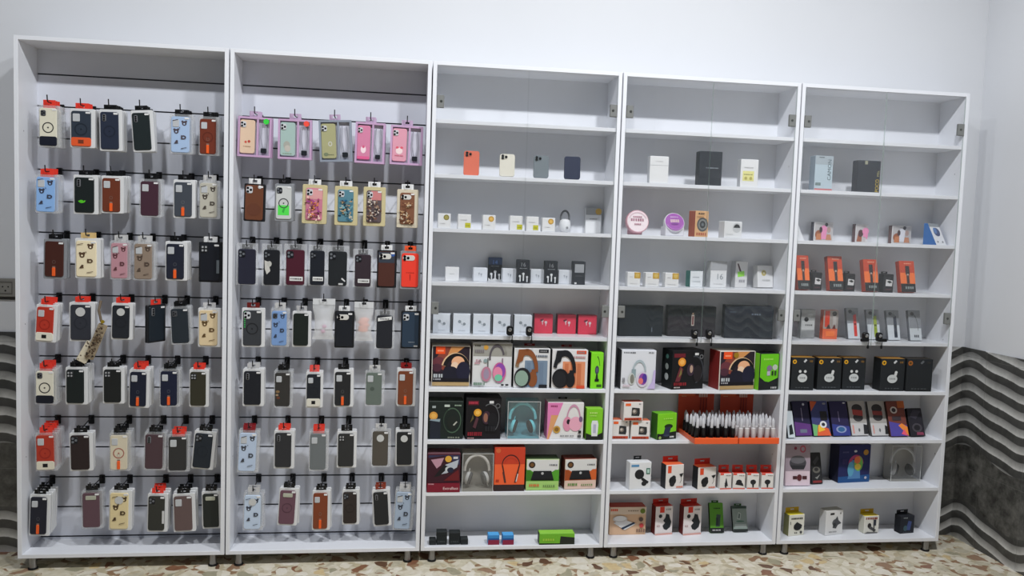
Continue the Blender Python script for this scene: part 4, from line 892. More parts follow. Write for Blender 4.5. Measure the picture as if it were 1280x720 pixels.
goods('camera_speaker_box', 'tan orange box picturing a grey lens', 'box', 3, 3, (867,264,886,296), .05, (226,178,128), [E(.55,.48,.42,(96,98,100)), E(.55,.48,.32,(150,152,150)), E(.55,.48,.22,(60,62,66)), E(.55,.48,.1,(120,130,136)), LN(.1,.06,.8,.1,(190,100,70),5), LN(.2,.88,.5,.05,(96,70,50),3), LN(.1,.76,.5,.04,(190,140,90),4)], side=(170,86,62), yaw=20, top=(230,196,150))
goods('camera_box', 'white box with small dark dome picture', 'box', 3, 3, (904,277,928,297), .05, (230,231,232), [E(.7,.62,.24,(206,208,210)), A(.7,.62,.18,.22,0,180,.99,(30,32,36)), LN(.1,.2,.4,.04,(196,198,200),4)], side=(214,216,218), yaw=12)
for i, (a, b) in enumerate(((784,800),(806.5,823.5),(831,848))):
    goods('charger_box', 'small white box with gold square seal', 'box', 3, 4, (a,340.5+i*.5,b,359+i*.4), .045, WB, [Rc(.52,.58,.99,1,(206,164,60)), E(.76,.8,.15,(222,190,100)), LN(.15,.66,.25,.04,(190,190,192),3), LN(.2,.2,.6,.04,(206,206,208),4)])
goods('charger_box', 'white box with teal top and side', 'box', 3, 4, (862,339,878.5,359), .05, (224,228,230), [LN(.2,.6,.5,.04,(150,160,166),4), LN(.2,.35,.6,.04,(190,196,200),5)], side=(40,120,110), top=(30,90,84), yaw=8)
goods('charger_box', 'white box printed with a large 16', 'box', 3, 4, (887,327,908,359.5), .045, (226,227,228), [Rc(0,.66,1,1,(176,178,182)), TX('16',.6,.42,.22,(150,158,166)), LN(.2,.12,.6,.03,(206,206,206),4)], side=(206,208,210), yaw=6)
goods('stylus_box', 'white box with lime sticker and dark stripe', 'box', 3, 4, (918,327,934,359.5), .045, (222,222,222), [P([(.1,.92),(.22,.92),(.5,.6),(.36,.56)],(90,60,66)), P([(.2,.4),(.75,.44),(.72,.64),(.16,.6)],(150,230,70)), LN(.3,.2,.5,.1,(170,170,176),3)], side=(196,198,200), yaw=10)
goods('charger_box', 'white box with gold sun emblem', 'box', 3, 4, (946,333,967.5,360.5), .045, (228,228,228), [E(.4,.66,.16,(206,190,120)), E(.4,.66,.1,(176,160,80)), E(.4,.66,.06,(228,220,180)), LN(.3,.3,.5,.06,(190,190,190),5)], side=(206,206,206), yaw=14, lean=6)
goods('tablet_box', 'flat black box, darkest of the three', 'tablet box', 3, 5, (773,382.5,828.5,420.5), .05, (32,40,48), [Rc(.74,.14,.76,.3,(120,130,140))], side=(30,44,52), yaw=4)
goods('tablet_box', 'brown black box with pale vertical emblem', 'tablet box', 3, 5, (834.5,383,893,421), .05, (50,46,52), [Rc(0,.66,1,1,(34,42,46)), Rc(.49,.36,.55,.72,(190,180,170)), Rc(.505,.4,.535,.68,(120,50,54)), E(.52,.76,.02,(180,150,120)), Rc(.12,.3,.4,.56,(58,52,58))], yaw=-3)
goods('tablet_box', 'blue black box turned askew with faint lettering', 'tablet box', 3, 5, (906,382.5,964,423.5), .05, (38,45,56), [Rc(.0,.72,1,.99,(44,51,64)), LN(.55,.72,.2,.05,(110,120,136),4), LN(.1,.78,.14,.04,(80,90,106),3), Rc(.72,.05,.98,.66,(48,56,66))], yaw=-6)
goods('headphone_box', 'white box picturing grey headphones with violet cup', 'headphone box', 3, 6, (775.5,438,818.5,487.5), .09, (220,222,228), [LN(.06,.92,.36,.035,(120,124,130),6), LN(.78,.93,.16,.03,(140,144,150),4), A(.52,.46,.2,.3,0,180,.22,(176,190,196)), Rc(.3,.3,.42,.52,(150,170,176)), E(.3,.27,.1,(206,210,206),.15), E(.32,.27,.06,(140,140,130),.12), E(.62,.26,.17,(214,206,220),.2), E(.63,.27,.12,(150,80,170),.15), E(.68,.29,.07,(90,60,160),.12), E(.57,.22,.07,(226,120,120),.08), P([(.76,.02),(.99,.02),(.99,.5),(.94,.5),(.9,.2)],(200,184,226)), LN(.04,.18,.08,.12,(150,150,156),2), LN(.06,.07,.2,.06,(214,196,206),4)], side=(70,72,76))
goods('headset_box', 'black gaming headset box with orange seal', 'headset box', 3, 6, (837.5,438,880,487.5), .1, (24,24,28), [Rc(.05,.82,.4,.92,(120,34,46)), E(.3,.7,.12,(232,150,50)), E(.3,.7,.07,(244,180,90)), Rc(.7,.87,.82,.93,(224,224,224)), E(.91,.83,.06,(140,142,144),None,.7), A(.7,.5,.28,.36,-80,100,.08,(80,84,92)), E(.58,.5,.12,(70,54,70),.16), E(.6,.52,.05,(190,160,140),.1), E(.8,.4,.13,(46,40,44),.22), P([(.1,.2),(.24,.6),(.34,.52),(.24,.2)],(120,50,60)), P([(.2,.3),(.28,.56),(.3,.4)],(140,130,70)), LN(.06,.1,.4,.08,(150,40,50),7), LN(.06,.04,.2,.03,(200,190,190),4)], side=(26,34,36), yaw=12, sideart=[E(.5,.82,.14,(90,140,130),.06), E(.5,.56,.16,(170,180,176),.08), E(.5,.3,.18,(200,206,206),.09)])
goods('headphone_box', 'orange black gaming box with red side', 'headphone box', 3, 6, (896.5,439,943.5,488), .1, (226,220,210), GAM()+[E(.44,.9,.07,(170,130,30))], side=(140,40,38), yaw=9)
goods('watch_box', 'lime and black box with rounded green panel', 'box', 3, 6, (946.5,442,973.5,490), .06, (36,40,44), [P([(.04,.36),(.3,.24),(.5,.22),(.96,.33),(.97,.97),(.92,.99),(.04,.99)],(112,206,30)), LN(.2,.82,.5,.05,(160,226,90),5), E(.5,.6,.14,(150,130,160),.08), E(.78,.62,.13,(196,206,190),.08), Rc(.38,.4,.54,.52,(196,190,206)), Rc(.62,.4,.7,.52,(40,50,44)), Rc(.76,.4,.86,.52,(60,90,50)), LN(.6,.04,.3,.05,(190,190,190),4)], side=(120,200,40), yaw=12)
WC = lambda: [Rc(.08,.78,.36,.92,(236,104,52)), LN(.78,.84,.12,.07,(120,120,130),2), P([(.4,.26),(.8,.24),(.84,.38),(.82,.66),(.42,.7)],(56,58,60)), E(.56,.48,.13,(130,120,110)), E(.54,.5,.07,(200,190,180)), Rc(.04,.02,.94,.15,(196,74,42)), LN(.1,.05,.7,.05,(130,44,30),5)]
ws = []
for bb, lb in (((764.5,525,786,548.7),'white and orange camera box lower left of the stack, seventh shelf, fourth cabinet'), ((788.5,526,812,549),'white and orange camera box lower right of the stack, seventh shelf, fourth cabinet')):
    ws.append(goods('web_camera_box', '', 'box', 3, 7, bb, .05, (228,224,220), WC(), top=(222,120,86), lab=lb, group='stacked web camera boxes'))
zt = shelf_top(7) + min(r['dims'][1] for r in ws) + .002; hm = max(r['dims'][1] for r in ws)
r = goods('web_camera_box', '', 'box', 3, 7, (779,502.5,803.5,526), .05, (228,224,220), WC(), top=(150,60,40), side=(206,204,200), yaw=5, lab='white and orange camera box on top of the stack, seventh shelf, fourth cabinet', group='stacked web camera boxes', zs=shelf_top(7)+hm+.0016)
gcount[3,7] = 2
goods('torch_box', 'lime green box picturing a dark cylinder', 'box', 3, 7, (820,517,846,550), .06, (132,212,40), [P([(0,0),(1,0),(1,.3),(.2,.22),(0,.24)],(34,42,38)), E(.58,.5,.22,(36,56,30),.09), P([(.4,.46),(.72,.5),(.62,.16),(.3,.14)],(52,60,88)), E(.5,.15,.15,(70,80,104),.04), LN(.66,.06,.24,.06,(226,226,226),3), E(.14,.08,.07,(160,190,110)), LN(.3,.78,.5,.05,(170,230,90),5)], side=(56,110,30), top=(110,190,40), yaw=15)
# stick display trays
TROR = M((238,98,48),.4); CARD = M((196,72,44),.45)
def tray(x0, x1, white, lab):
    zs = shelf_top(7); X0, Y0 = at_z((x0+x1)/2, 559, zs); Y0 = max(Y0, -.075)
    a = at_y(x0, 559, Y0)[0]; b = at_y(x1, 559, Y0)[0]; w = b-a; yb = .165
    nm = 'white' if white else 'black'
    r = root('display_tray', ((a+b)/2, Y0, zs+.0005), lab, 'display tray')
    mb = MB(); L = yb-Y0; t = .003; hz = .03
    mb.box(-w/2, w/2, 0, L, 0, .004, TROR); mb.cbox(-w/2, w/2, -.002, t+.004, 0, hz, TROR, .002); mb.box(-w/2, -w/2+t, t+.004, L, .004, hz*.8, TROR); mb.box(w/2-t, w/2, t+.004, L, .004, hz*.8, TROR); mb.box(-w/2+t, w/2-t, L-t, L, .004, hz, TROR)
    mb.build('tray_body', r)
    cx = -.02
    o = MB(); cw = w*.86; o.box(-cw/2+cx, cw/2+cx, L+.001, L+.004, .0, .222, CARD)
    p = [Rc(0,.84,.45,1,(214,98,56)), LN(.08,.9,.2,.04,(206,150,110),4), LN(.08,.83,.14,.02,(206,150,110),3), Rc(.48,.86,.56,.96,(150,60,40)), LN(.56,.82,.26,.1,(206,170,160),4), Rc(.6,.5,.63,.8,(150,50,44)), Rc(.68,.5,.71,.8,(150,50,44)), Rc(.76,.5,.79,.8,(150,50,44))]
    q = MB(); prints(q, cw, .222, p, L+.001, x0=-cw/2+cx); card = o.build('backing_card', r); q.build('card_print', card)
    mb = MB(); nx, ny = 6, 5; sx = w/nx; sy = (L-.03)/ny
    for j in range(ny):
        mb.box(-w/2+t, w/2-t, .012+j*sy+sy*.86, .012+j*sy+sy*.92, .004, .022, TROR)
    mb.build('row_dividers', r)
    bc = (212,208,208) if white else (30,31,35); capm = M((196,200,206), .2, .3)
    first = None; cap2 = M((206,206,210),.25)
    for j in range(ny):
        for i in range(nx):
            x = (a+b)/2 - w/2 + sx*(i+.5); y = Y0 + .012 + sy*(j+.43)
            lab2 = '%s capped stick, %s in the %s row of the %s tray' % (nm, ORD[i], ['front','second','third','fourth','back'][j], 'right orange' if white else 'left orange')
            if first is None:
                first = root('capped_stick', (0,0,0), lab2, 'stick', 'capped sticks in the orange trays')
                MB().lathe((0,0,0), [(.0100,0),(.0112,.002),(.0112,.066),(.0085,.069)], M(bc,.3), 12).build('body', first, True)
                MB().lathe((0,0,0), [(.0070,.069),(.0074,.071),(.0074,.107),(.005,.110),(.003,.118)], cap2, 12).build('cap', first, True)
                if white: MB().lathe((0,0,0), [(.0114,.004),(.0114,.018)], M((232,120,90),.4), 12).build('foot_band', first, True)
                o2 = first
            else: o2 = dup(first)
            tag(o2, lab2, 'stick', 'capped sticks in the orange trays')
            o2.location = (x, y, zs+.0052); o2.rotation_euler = (R_(rnd.uniform(-2,2)), R_(rnd.uniform(-3,3)), rnd.uniform(0,6))
    return r
tray(868, 922.3, False, 'orange display tray of black capped sticks, left one on the seventh shelf')
tray(923.4, 973.5, True, 'orange display tray of white capped sticks, right one on the seventh shelf')
goods('phone_holder_box', 'white box with black hanging header', 'box', 3, 8, (786,578,813.5,612), .05, (226,228,230), [E(.45,.56,.22,(40,42,46),.18), P([(.5,.5),(.9,.28),(.84,.2),(.56,.34)],(40,42,46)), E(.68,.22,.12,(48,50,54),.09), Rc(.06,.84,.42,.92,(90,150,196)), Rc(.76,.56,.94,.78,(70,130,110)), Rc(.8,.6,.9,.74,(190,220,210))], flap=((44,48,50),.36,.02), yaw=6)
HOLD = lambda: [Rc(.1,.66,.3,.96,(226,80,44)), E(.38,.34,.2,(36,38,42),.18), E(.44,.46,.12,(40,42,46),.1), E(.36,.2,.14,(44,46,50),.1), P([(.74,.6),(.98,.64),(.9,.5),(.84,.48)],(34,36,40)), A(.72,.4,.16,.2,-60,60,.12,(70,72,74)), LN(.6,.04,.36,.06,(220,120,90),5)]
for bb in ((831,581,854.5,611),(871,584,895,612.3)):
    goods('phone_holder_box', 'white red topped box picturing a black clamp', 'box', 3, 8, bb, .055, (230,226,222), HOLD(), top=(236,110,66) , side=(46,48,52), flap=((206,46,34),.86,.03), yaw=10)
for i, bb in enumerate(((899.5,592,914,612),(916,592,930.5,612.3),(933.7,592,948,612.6),(951.5,592,966,613.5))):
    art = [Rc(0,.9,.3,1,(226,70,44)), E(.5,.45,.24,(50,50,54),.16) if i != 0 else P([(.4,.2),(.7,.2),(.55,.7),(.5,.7)],(60,60,64)), P([(.4,.4),(.6,.4),(.56,.1),(.46,.1)],(50,50,54)) if i != 1 else P([(.2,.3),(.9,.2),(.8,.4),(.3,.5)],(50,50,54)), Rc(0,0,1,.08,(222,110,90)), LN(.5,.85,.4,.05,(150,150,150),4)]
    goods('small_holder_box', 'small white box with tall red header', 'box', 3, 8, bb, .035, (230,228,224), art, top=(220,60,40), flap=((206,46,38),.9,.035), yaw=-4 if i else 3)
goods('wireless_charger_box', 'wide beige box picturing a white charging pad', 'box', 3, 9, (761.5,634,806.5,668.5), .07, (222,184,150), [Rc(0,.74,1,1,(226,206,186)), LN(.02,.86,.2,.08,(226,90,60),4), LN(.5,.85,.3,.04,(160,140,120),5), E(.9,.86,.07,(120,140,50)), P([(.1,.44),(.42,.18),(.72,.4),(.36,.58)],(226,226,226)), E(.28,.58,.2,(214,212,210),.12), E(.28,.6,.16,(232,232,232),.09), P([(.32,.26),(.66,.46),(.7,.42),(.36,.2)],(50,70,96)), E(.86,.56,.06,(110,90,80)), E(.88,.34,.06,(206,70,70)), LN(.74,.1,.24,.12,(150,120,100),4)], top=(190,64,44), flap=None)
HB = lambda: [Rc(.24,.78,.5,.99,(222,60,40)), E(.28,.66,.1,(60,60,62)), P([(.5,.2),(.66,.16),(.86,.26),(.92,.44),(.84,.56),(.78,.7),(.6,.74),(.56,.6),(.44,.5),(.56,.42),(.42,.32)],(44,48,52)), LN(.6,.86,.3,.05,(160,150,150),4), Rc(0,0,1,.06,(222,170,160)), LN(.08,.3,.2,.05,(196,170,170),2)]
for bb in ((818,633,840.5,668.5),(853,633,876.5,668.5)):
    goods('phone_holder_box', 'white box with red header and dark holder', 'box', 3, 9, bb, .05, (232,224,222), HB(), top=(200,50,40), side=(120,44,40), flap=((196,44,36),.9,.025), yaw=8)
goods('cable_pack', 'green leaning pack with black base', 'pack', 3, 9, (888,630,905,667), .02, (96,160,50), [Rc(0,0,1,.16,(40,44,44)), P([(.4,.2),(.7,.2),(.8,.6),(.5,.62)],(70,90,80)), Rc(.45,.25,.6,.5,(56,66,70)), LN(.3,.8,.5,.04,(60,90,40),4), LN(.15,.06,.6,.05,(180,180,180),5)], lean=14, flap=((60,120,40),.5,.012), side=(46,70,36))
goods('cable_pack', 'grey leaning pack with green header', 'pack', 3, 9, (917,634,935,666), .02, (150,164,156), [Rc(0,0,1,.1,(50,56,54)), P([(.3,.5),(.5,.46),(.6,.7),(.42,.76)],(196,204,200)), P([(.34,.53),(.48,.5),(.55,.68),(.44,.72)],(120,134,128)), E(.5,.4,.28,(90,130,110),.03), Rc(.1,.16,.9,.3,(176,186,180)), Rc(0,.9,1,1,(70,90,80))], lean=18, flap=((60,110,50),.5,.012), side=(40,48,44))
# ---- rightmost cabinet ---------------------------------------------------------------------
goods('phone_box', 'pale blue phone box with upright grey lettering', 'box', 4, 2, (1017,195,1040,238), .05, (190,208,218), [Rc(0,.75,1,1,(176,188,196)), TX('CAMON',.8,.6,.2,(84,104,112),90,.62), Rc(.05,.14,.35,.22,(130,150,150)), Rc(0,.0,1,.05,(206,120,120)), LN(.2,.94,.3,.03,(120,130,136),3)], side=(150,166,180), yaw=4)
goods('phone_box', 'black phone box with yellow upright lettering', 'box', 4, 2, (1070.5,201,1099,240.5), .05, (40,47,60), [TX('POCO',.88,.22,.16,(214,184,60),90,.4), TX('M5s',.9,.6,.1,(196,190,130),90,.2), Rc(.3,.88,.42,.99,(176,176,150))], side=(46,50,64), top=(60,66,78))
ph = lambda p: [Rc(.04,.06,.96,.94,(200,196,196)), E(.26,.34,.2,(170,96,60),.24), P([(.1,.06),(.4,.06),(.36,.4),(.16,.4)],(206,130,84)), P([(.62,.06),(.92,.06),(.86,.36),(.66,.36)],(206,140,104)), E(.76,.6,.1,(190,160,150),.16), E(.5,.64,.17,p,.2), P([(.38,.1),(.62,.1),(.66,.6),(.36,.6)],p), E(.34,.6,.08,(80,50,56),.16), E(.62,.88,.08,(60,60,70))]
goods('gadget_box', 'white box with pink and orange photo', 'box', 4, 3, (1015.5,278,1042,302), .05, (224,222,222), ph((236,150,190)), side=(80,76,96), yaw=10)
goods('gadget_box', 'narrow white box with pink dancer photo', 'box', 4, 3, (1068,280.5,1085,304), .05, (224,222,222), [Rc(.04,.04,.8,.94,(206,200,200)), P([(.1,.04),(.5,.04),(.5,.4),(.2,.5)],(170,100,70)), E(.4,.5,.2,(96,56,60),.2), E(.78,.62,.26,(236,146,186),.2), P([(.6,.3),(.98,.3),(.95,.7),(.6,.7)],(236,146,186)), P([(.8,.2),(.96,.2),(.9,.4)],(236,146,186))], side=(110,80,84), yaw=8)
goods('gadget_box', 'white box with orange photo and white figure', 'box', 4, 3, (1113,282.5,1139.5,305.3), .05, (224,222,222), ph((228,228,234)), side=(120,90,90), yaw=8)
X, Y, z, w, h, d = place(4, 3, (1152,280,1176,307.2), .05)
r = root('smartwatch_box', (X-.03, .045, z+.0003), 'wedge shaped white box with blue side, %s' % where(4,3), 'watch box', None, (0,0,R_(22)))
BLU = M((44,110,182),.4); yd = .075; w = min(w, .085); mb = MB(); V = [(-w/2,0,0),(w/2,0,0),(w/2,yd,0),(-w/2,yd,0),(-w/2,yd-.02,h),(w/2,yd-.02,h),(w/2,yd,h),(-w/2,yd,h)]
for f, m in (([0,1,5,4],M((226,228,232),.4)),([3,0,4,7],BLU),([1,2,6,5],BLU),([2,3,7,6],BLU),([4,5,6,7],M((120,126,134),.4)),([3,2,1,0],BLU)): mb.add(V, [f], m)
mb.build('carton', r)
L = math.hypot(yd-.02, h); p = prints(MB(), w, L, [Rc(0,.84,1,1,(150,156,162)), E(.52,.6,.3,(60,80,130),.2), E(.4,.66,.16,(90,130,190),.14), E(.25,.14,.06,(120,124,130)), E(.72,.14,.06,(120,124,130))], 0)
o = p.build('front_print', r); o.rotation_euler = (-math.atan2(yd-.02, h), 0, 0)
X, Y, z, w, h, d = place(4, 3, (996,279,1006,300.5), .03)
r = root('price_card', (cab_x(4)+T+.025, .03, z+.0003), 'white folded tent card, partly hidden behind the cabinet side, third shelf, rightmost cabinet', 'card')
mb = MB(); hh = .075; m = M((226,227,230),.5)
mb.add([(-.022,0,0),(.026,0,0),(.006,.03,hh),(-.022,.03,hh),(-.022,.0015,0),(.026,.0015,0),(.006,.0315,hh),(-.022,.0315,hh)], [[0,1,2,3],[7,6,5,4],[0,4,5,1],[1,5,6,2],[2,6,7,3],[3,7,4,0]], m); mb.build('front_leaf', r)
mb = MB(); mb.add([(-.022,.032,hh),(.006,.032,hh),(.026,.062,0),(-.022,.062,0),(-.022,.0335,hh),(.006,.0335,hh),(.026,.0635,0),(-.022,.0635,0)], [[0,1,2,3],[7,6,5,4],[0,4,5,1],[1,5,6,2],[2,6,7,3],[3,7,4,0]], m); mb.build('back_leaf', r)
OB = lambda: [Rc(0,0,1,.27,(40,42,46)), LN(.3,.1,.6,.08,(150,160,160),4), Rc(0,.27,1,.62,(244,120,56)), Rc(0,.62,1,1,(206,74,44)), LN(.3,.9,.5,.03,(236,170,140),4), Rc(.36,.56,.64,.84,(60,50,52)), Rc(.4,.27,.6,.56,(110,74,66)), E(.5,.56,.07,(190,170,160),.03), Rc(.46,.3,.54,.5,(50,44,48))]
gcount[4,4] = -1
for i, (bb, sm) in enumerate((((997,321,1013,363.5),(1015,341,1027,363.2)), ((1036.5,322,1055,364.3),(1056,342.5,1068.5,364.3)), ((1081,326,1099,366.2),(1103,343,1116.5,365.8)), ((1126,328,1145.5,367.3),None))):
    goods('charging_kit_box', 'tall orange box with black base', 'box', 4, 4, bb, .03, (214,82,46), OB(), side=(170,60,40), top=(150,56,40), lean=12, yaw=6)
    if sm: goods('adapter_box', 'small black box with white picture square', 'box', 4, 4, sm, .04, (36,36,42), [P([(.22,.36),(.86,.34),(.9,.66),(.26,.72)],(222,222,222)), P([(.3,.6),(.6,.66),(.86,.56),(.6,.5)],(40,40,44)), LN(.2,.14,.6,.06,(110,60,70),5)], flap=((44,38,44),.6,.012), yaw=5)
goods('earphone_box', 'clear grey box with small dark device', 'box', 4, 5, (1000,387,1018,423.3), .03, (176,178,178), [Rc(.04,.3,.96,.62,(206,208,208)), E(.36,.66,.16,(40,42,46),.08), LN(.3,.44,.5,.05,(110,112,114),4), Rc(.05,.04,.95,.26,(160,162,162)), E(.6,.82,.2,(190,192,192),.05)], side=(150,152,152), yaw=4)
goods('microphone_box', 'orange box with black round device', 'box', 4, 5, (1027.5,388,1046.5,424), .03, (236,110,70), [Rc(.0,.36,1,1,(176,166,160)), Rc(.1,.42,.42,.98,(222,70,46)), E(.74,.88,.16,(60,56,54),.08), Rc(.64,.5,.86,.8,(196,190,186)), P([(.2,.36),(.5,.36),(.4,.52),(.3,.48)],(90,64,60)), P([(.6,.36),(.86,.36),(.76,.52)],(120,56,54)), Rc(.2,.1,.8,.28,(250,130,70))], side=(190,80,50), yaw=4)
SB = lambda c: [Rc(0,0,1,.5,(214,220,226)), Rc(0,.5,1,1,(150,154,160)), E(.3,.88,.16,(44,46,50),.06), Rc(.52,.08,.78,.8,c), Rc(.56,.44,.74,.5,tuple(int(v*.6) for v in c)), P([(.3,.82),(.52,.9),(.78,.8),(.52,.76)],(120,124,130))]
for i, (bb, c2, nm) in enumerate((((1060,386,1075.5,424.5),(222,66,60),'red'), ((1085,388,1101,425.3),(160,180,56),'yellow green'), ((1110,389,1126,426),(56,62,80),'navy'), ((1137.5,389,1153,426.6),(176,178,184),'grey'))):
    art = SB(c2) if nm != 'grey' else [Rc(0,0,1,.4,(206,212,216)), Rc(0,.4,1,1,(150,154,160)), E(.3,.88,.16,(60,62,66),.06), A(.4,.4,.34,.46,-10,80,.1,(90,94,100)), LN(.35,.1,.4,.08,(90,94,100),3)]
    goods('watch_strap_box', 'slim white grey box with %s strap' % nm, 'box', 4, 5, bb, .02, (190,194,200), art, side=(110,114,122), lean=12, yaw=6)
EB = lambda n, dim: [E(.12,.87,.09,(222,164,36) if not dim else (170,100,40)), E(.12,.87,.04,(90,70,30)), P([(.5,.88),(.6,.96),(.66,.92),(.56,.84)],(206,208,210) if not dim else (110,114,118)), LN(.78,.86,.14,.06,(150,110,50) if not dim else (70,66,60),3), LN(.2,.07,.6,.03,(90,94,98),5)] + ([] if dim else [E(.48,.38,.21,(206,210,210),.13), Rc(.34,.36,.62,.48,(206,210,210)), LN(.36,.36,.24,.05,(150,154,156),4), E(.36 if n == 2 else .62,.58,.06,(214,216,216)), E(.58 if n == 2 else .6,.58 if n == 2 else .52,.06,(214,216,216))])
for bb, n, dm, ds in (((988,447,1016.5,488),2,0,'black box with two earbud tips and gold seal'), ((1021,447.5,1050.5,487.5),1,0,'black earbud box with one bud raised'), ((1052.3,447.5,1080.5,487.2),2,0,'black earbud box beside the gap'), ((1099.5,448.5,1129.3,489),1,0,'black earbud box right of the gap'), ((1132,449,1164,490),1,1,'plain black box with dull bronze seal')):
    goods('earbud_box', ds, 'earbud box', 4, 6, bb, .07, (42,46,50), EB(n, dm), top=(190,140,60) if not dm else (60,54,48), side=(32,35,38))
SWB = [((985.5,515,994.5,549),(206,216,222),[P([(.2,.1),(.8,.14),(.7,.5),(.3,.44)],(36,46,50))],'pale teal box half hidden by the cabinet side'),
 ((994.5,503,1015.5,546.2),(44,40,76),[P([(0,0),(1,0),(1,.32),(0,.4)],(110,64,140)), Rc(.3,.08,.72,.18,(120,130,150)), Rc(.5,.42,.54,.8,(150,140,170)), E(.68,.9,.07,(190,190,206))],'dark violet watch box'),
 ((1017,503,1039.5,546.3),(70,76,130),[P([(0,0),(1,0),(.9,.2),(.4,.3),(.2,.2)],(230,100,60)), P([(0,.0),(.2,0),(.3,.3),(0,.34)],(120,190,120)), P([(.3,.1),(.7,.16),(.5,.34),(.32,.3)],(240,190,60)), E(.62,.32,.2,(226,226,230),.1), E(.62,.32,.1,(60,60,70),.05), Rc(.5,.44,.9,.7,(36,34,40)), P([(0,.7),(.4,.98),(.1,1),(0,1)],(200,90,50)), E(.8,.92,.1,(150,150,160),.03)],'rainbow bottomed watch box'),
 ((1041.5,503,1064,546.3),(50,44,88),[P([(0,0),(1,0),(1,.26),(0,.34)],(60,70,150)), E(.5,.18,.3,(150,160,200),.1), E(.5,.18,.2,(60,110,160),.07), Rc(.42,.4,.46,.7,(140,130,170)), E(.84,.94,.08,(206,206,214),.02)],'deep violet watch box with blue ring'),
 ((1065,503,1086.5,546),(206,204,204),[Rc(0,.36,1,1,(176,172,168)), E(.5,.78,.32,(60,56,58),.13), E(.5,.52,.3,(70,66,68),.12), P([(.2,.6),(.8,.56),(.82,.72),(.2,.76)],(176,70,64)), P([(.72,.04),(.98,.04),(.98,.3),(.76,.32)],(50,50,54)), Rc(.08,.06,.16,.3,(222,150,140)), E(.46,.16,.05,(120,120,124),.05)],'white watch box with two round dials'),
 ((1090,503,1111.5,546.2),(206,204,204),[Rc(0,.36,1,1,(176,172,168)), E(.5,.78,.32,(60,56,58),.13), E(.5,.54,.3,(70,66,68),.12), P([(.2,.6),(.8,.58),(.8,.7),(.2,.72)],(150,64,60)), P([(.8,.04),(.98,.04),(.98,.26),(.84,.3)],(50,50,54)), Rc(.1,.06,.16,.3,(222,150,140)), E(.5,.16,.05,(120,120,124),.05)],'white watch box with red dial band'),
 ((1113.5,503,1136.5,546.8),(130,70,60),[P([(0,0),(1,0),(1,.3),(0,.42)],(90,80,170)), P([(.5,.3),(1,.0),(1,.26),(.7,.36)],(240,140,60)), P([(.6,.06),(.94,.0),(.8,.2)],(236,90,120)), E(.36,.74,.2,(206,196,190),.1), E(.36,.74,.12,(70,60,64),.06), Rc(.2,.44,.7,.56,(70,60,66)), Rc(.6,.8,1,1,(190,100,50))],'blue and orange watch box'),
 ((1138.5,512,1157.5,546.8),(44,42,52),[E(.5,.3,.34,(84,80,88),.16), E(.5,.3,.22,(40,38,44),.1), P([(.4,.04),(.9,.04),(.86,.14),(.44,.14)],(150,70,96)), P([(.1,.7),(.4,.96),(.9,.9),(.5,.6)],(70,66,80))],'short dark watch box at the right end')]
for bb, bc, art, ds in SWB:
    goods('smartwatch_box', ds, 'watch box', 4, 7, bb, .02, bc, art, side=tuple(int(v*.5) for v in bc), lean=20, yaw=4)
goods('smartwatch_box', 'pink and white box with grey speaker picture', 'box', 4, 8, (981.5,557,1012.5,608), .03, (226,206,216), [Rc(0,.36,1,1,(176,160,172)), E(.5,.56,.34,(84,82,88),.16), E(.5,.64,.3,(120,118,124),.1), P([(.18,.5),(.82,.5),(.74,.4),(.28,.4)],(60,60,66)), E(.7,.9,.12,(190,90,110),.09,.6), E(.4,.92,.06,(150,60,80)), Rc(.3,.16,.46,.24,(90,50,54)), E(.56,.2,.1,(110,50,56),.08), Rc(.68,.16,.86,.24,(90,50,54))], lean=6)
goods('smartwatch_box', 'dark leaning box beside the pink one', 'box', 4, 8, (1014.5,567,1029,605.8), .02, (54,54,56), [E(.5,.44,.34,(120,118,110),.1), E(.5,.46,.2,(60,58,58),.06), P([(.2,.7),(.7,.9),(.8,.8),(.4,.6)],(80,80,84)), Rc(.1,.03,.9,.1,(150,60,60)), P([(.3,.2),(.5,.14),(.8,.3),(.5,.22)],(150,150,146))], lean=14, yaw=6)
goods('headphone_box', 'indigo box with rainbow headphone picture', 'box', 4, 8, (1046,556.5,1087.5,603), .08, (44,48,104), [P([(0,0),(1,0),(1,.2),(0,.16)],(40,90,150)), P([(.3,.1),(.7,.1),(.66,.6),(.4,.6)],(90,140,190)), A(.54,.5,.24,.24,0,180,.35,(180,70,120)), E(.62,.5,.14,(120,190,90),.2), E(.58,.6,.1,(226,120,70),.1), E(.6,.42,.1,(230,200,80),.08), E(.38,.36,.1,(100,170,200),.2), E(.84,.8,.08,(190,140,60)), LN(.1,.8,.2,.04,(90,90,140),4), E(.5,.84,.05,(206,206,216),.03), E(.86,.12,.04,(190,190,206)), LN(.1,.5,.16,.14,(70,60,120),3)], side=(28,30,58), top=(60,62,110), yaw=6)
clear_headset(4, 8, (1113,557.5,1150,602), .07, 'clear box holding grey headphones', 'grey headphones inside the clear box, eighth shelf, rightmost cabinet', (190,190,190), (70,72,74), (196,198,200), (176,174,168))
goods('phone_holder_box', 'white box with yellow top and black mount', 'box', 4, 9, (984.5,643.5,1005.5,669.7), .045, (230,228,214), [LN(.14,.78,.74,.08,(70,70,60),7), E(.55,.42,.25,(40,42,44),.16), P([(.3,.5),(.8,.34),(.84,.5),(.5,.66)],(44,46,48)), LN(.36,.12,.2,.06,(110,110,100),2), E(.78,.16,.08,(90,90,90)), Rc(.06,.56,.1,.7,(120,120,110))], top=(236,220,60), side=(140,140,96), flap=((206,170,40),.86,.026), yaw=10)
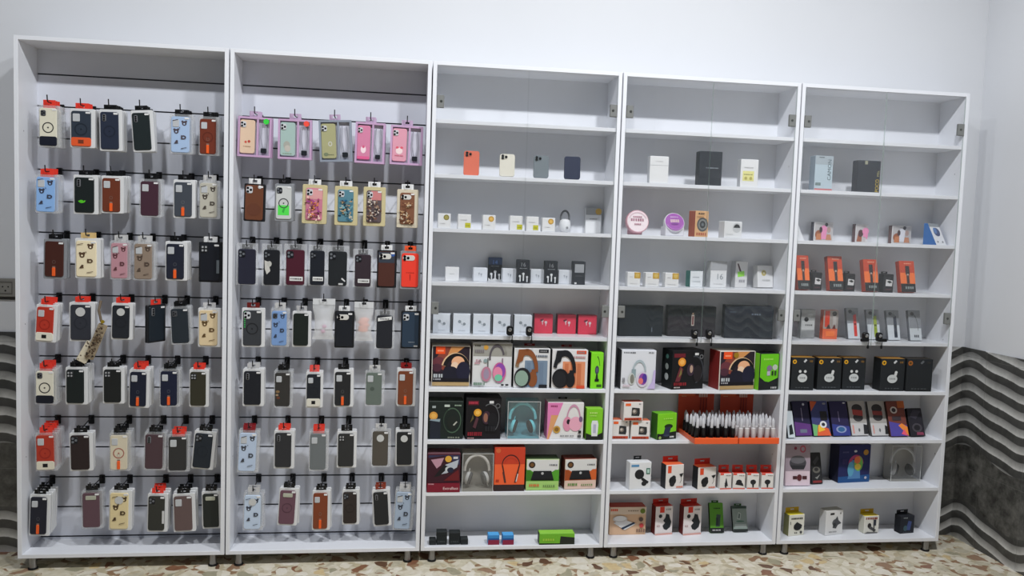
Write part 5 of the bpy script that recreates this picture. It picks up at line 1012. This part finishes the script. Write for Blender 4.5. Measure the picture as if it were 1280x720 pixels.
goods('phone_holder_box', 'white box picturing a grey clamp', 'box', 4, 9, (1030,638,1054,668.8), .05, (228,228,228), [Rc(.24,.82,.48,.9,(50,50,54)), E(.84,.86,.05,(160,160,160)), E(.55,.5,.18,(110,112,116),.14), P([(.5,.6),(.66,.76),(.72,.6),(.9,.46),(.7,.4),(.6,.26),(.4,.3)],(90,92,98)), E(.5,.42,.09,(60,62,66)), LN(.2,.12,.45,.04,(160,160,160),6)], top=(170,168,158), side=(206,206,206), yaw=12)
goods('phone_holder_box', 'white box with yellow header and stand picture', 'box', 4, 9, (1079,645,1098.5,666.7), .045, (226,224,214), [LN(.1,.8,.8,.12,(150,60,40),7), E(.34,.46,.12,(50,46,46),.14), P([(.3,.3),(.7,.1),(.8,.2),(.4,.44)],(90,90,90)), Rc(.6,.45,.78,.78,(60,64,76)), Rc(.62,.1,.68,.45,(50,52,54)), P([(0,0),(.9,0),(.9,.06),(.2,.1)],(120,120,120))], top=(230,206,60), flap=((200,164,36),.88,.024), side=(206,204,190), yaw=6)
goods('phone_holder_box', 'dark navy box with blue device picture', 'box', 4, 9, (1124,645,1143,666.7), .045, (38,42,52), [P([(.4,.2),(.7,.16),(.8,.66),(.56,.72)],(70,86,140)), E(.36,.3,.14,(70,100,110),.16), LN(.2,.86,.3,.06,(150,156,160),4), LN(.2,.06,.6,.04,(90,94,100),5)], flap=((36,38,44),.8,.02), side=(28,31,38), top=(46,50,58), yaw=8)
# ================================================================== light and camera
def lamp(name, loc, power, size, col=(1, .985, .97), sy=None):
    l = bpy.data.lights.new(name, 'AREA'); l.energy = power; l.color = col
    if sy: l.shape = 'RECTANGLE'; l.size = size; l.size_y = sy
    else: l.shape = 'DISK'; l.size = size
    o = bpy.data.objects.new(name, l); COL.objects.link(o); o.location = loc
    return o
for x, pw in ((.3, 50), (1.75, 50), (3.2, 98)): lamp('ceiling_lamp', (x, -2.0, 3.97), pw, .2, (.955, .975, 1.0))
w = bpy.data.worlds.new('room_air'); scn.world = w; w.use_nodes = True
w.node_tree.nodes['Background'].inputs[0].default_value = (.6, .65, .7, 1); w.node_tree.nodes['Background'].inputs[1].default_value = .1
cam = bpy.data.cameras.new('camera'); co = bpy.data.objects.new('camera', cam); COL.objects.link(co)
co.location = CAMP; co.rotation_euler = CAMR; cam.sensor_fit = 'HORIZONTAL'; cam.sensor_width = 36; cam.lens = FPX*36/1280
cam.clip_start = .05; cam.clip_end = 60
scn.camera = co
vs = scn.view_settings; vs.view_transform = 'Standard'; vs.look = 'None'; vs.gamma = 1; vs.use_curve_mapping = False; vs.exposure = 0.0
scn.cycles.use_denoising = True; scn.cycles.max_bounces = 8; scn.cycles.transparent_max_bounces = 24; scn.cycles.caustics_reflective = False; scn.cycles.caustics_refractive = False
bpy.context.view_layer.update()
for o in bpy.data.objects:
    if 'dims' in o: del o['dims']
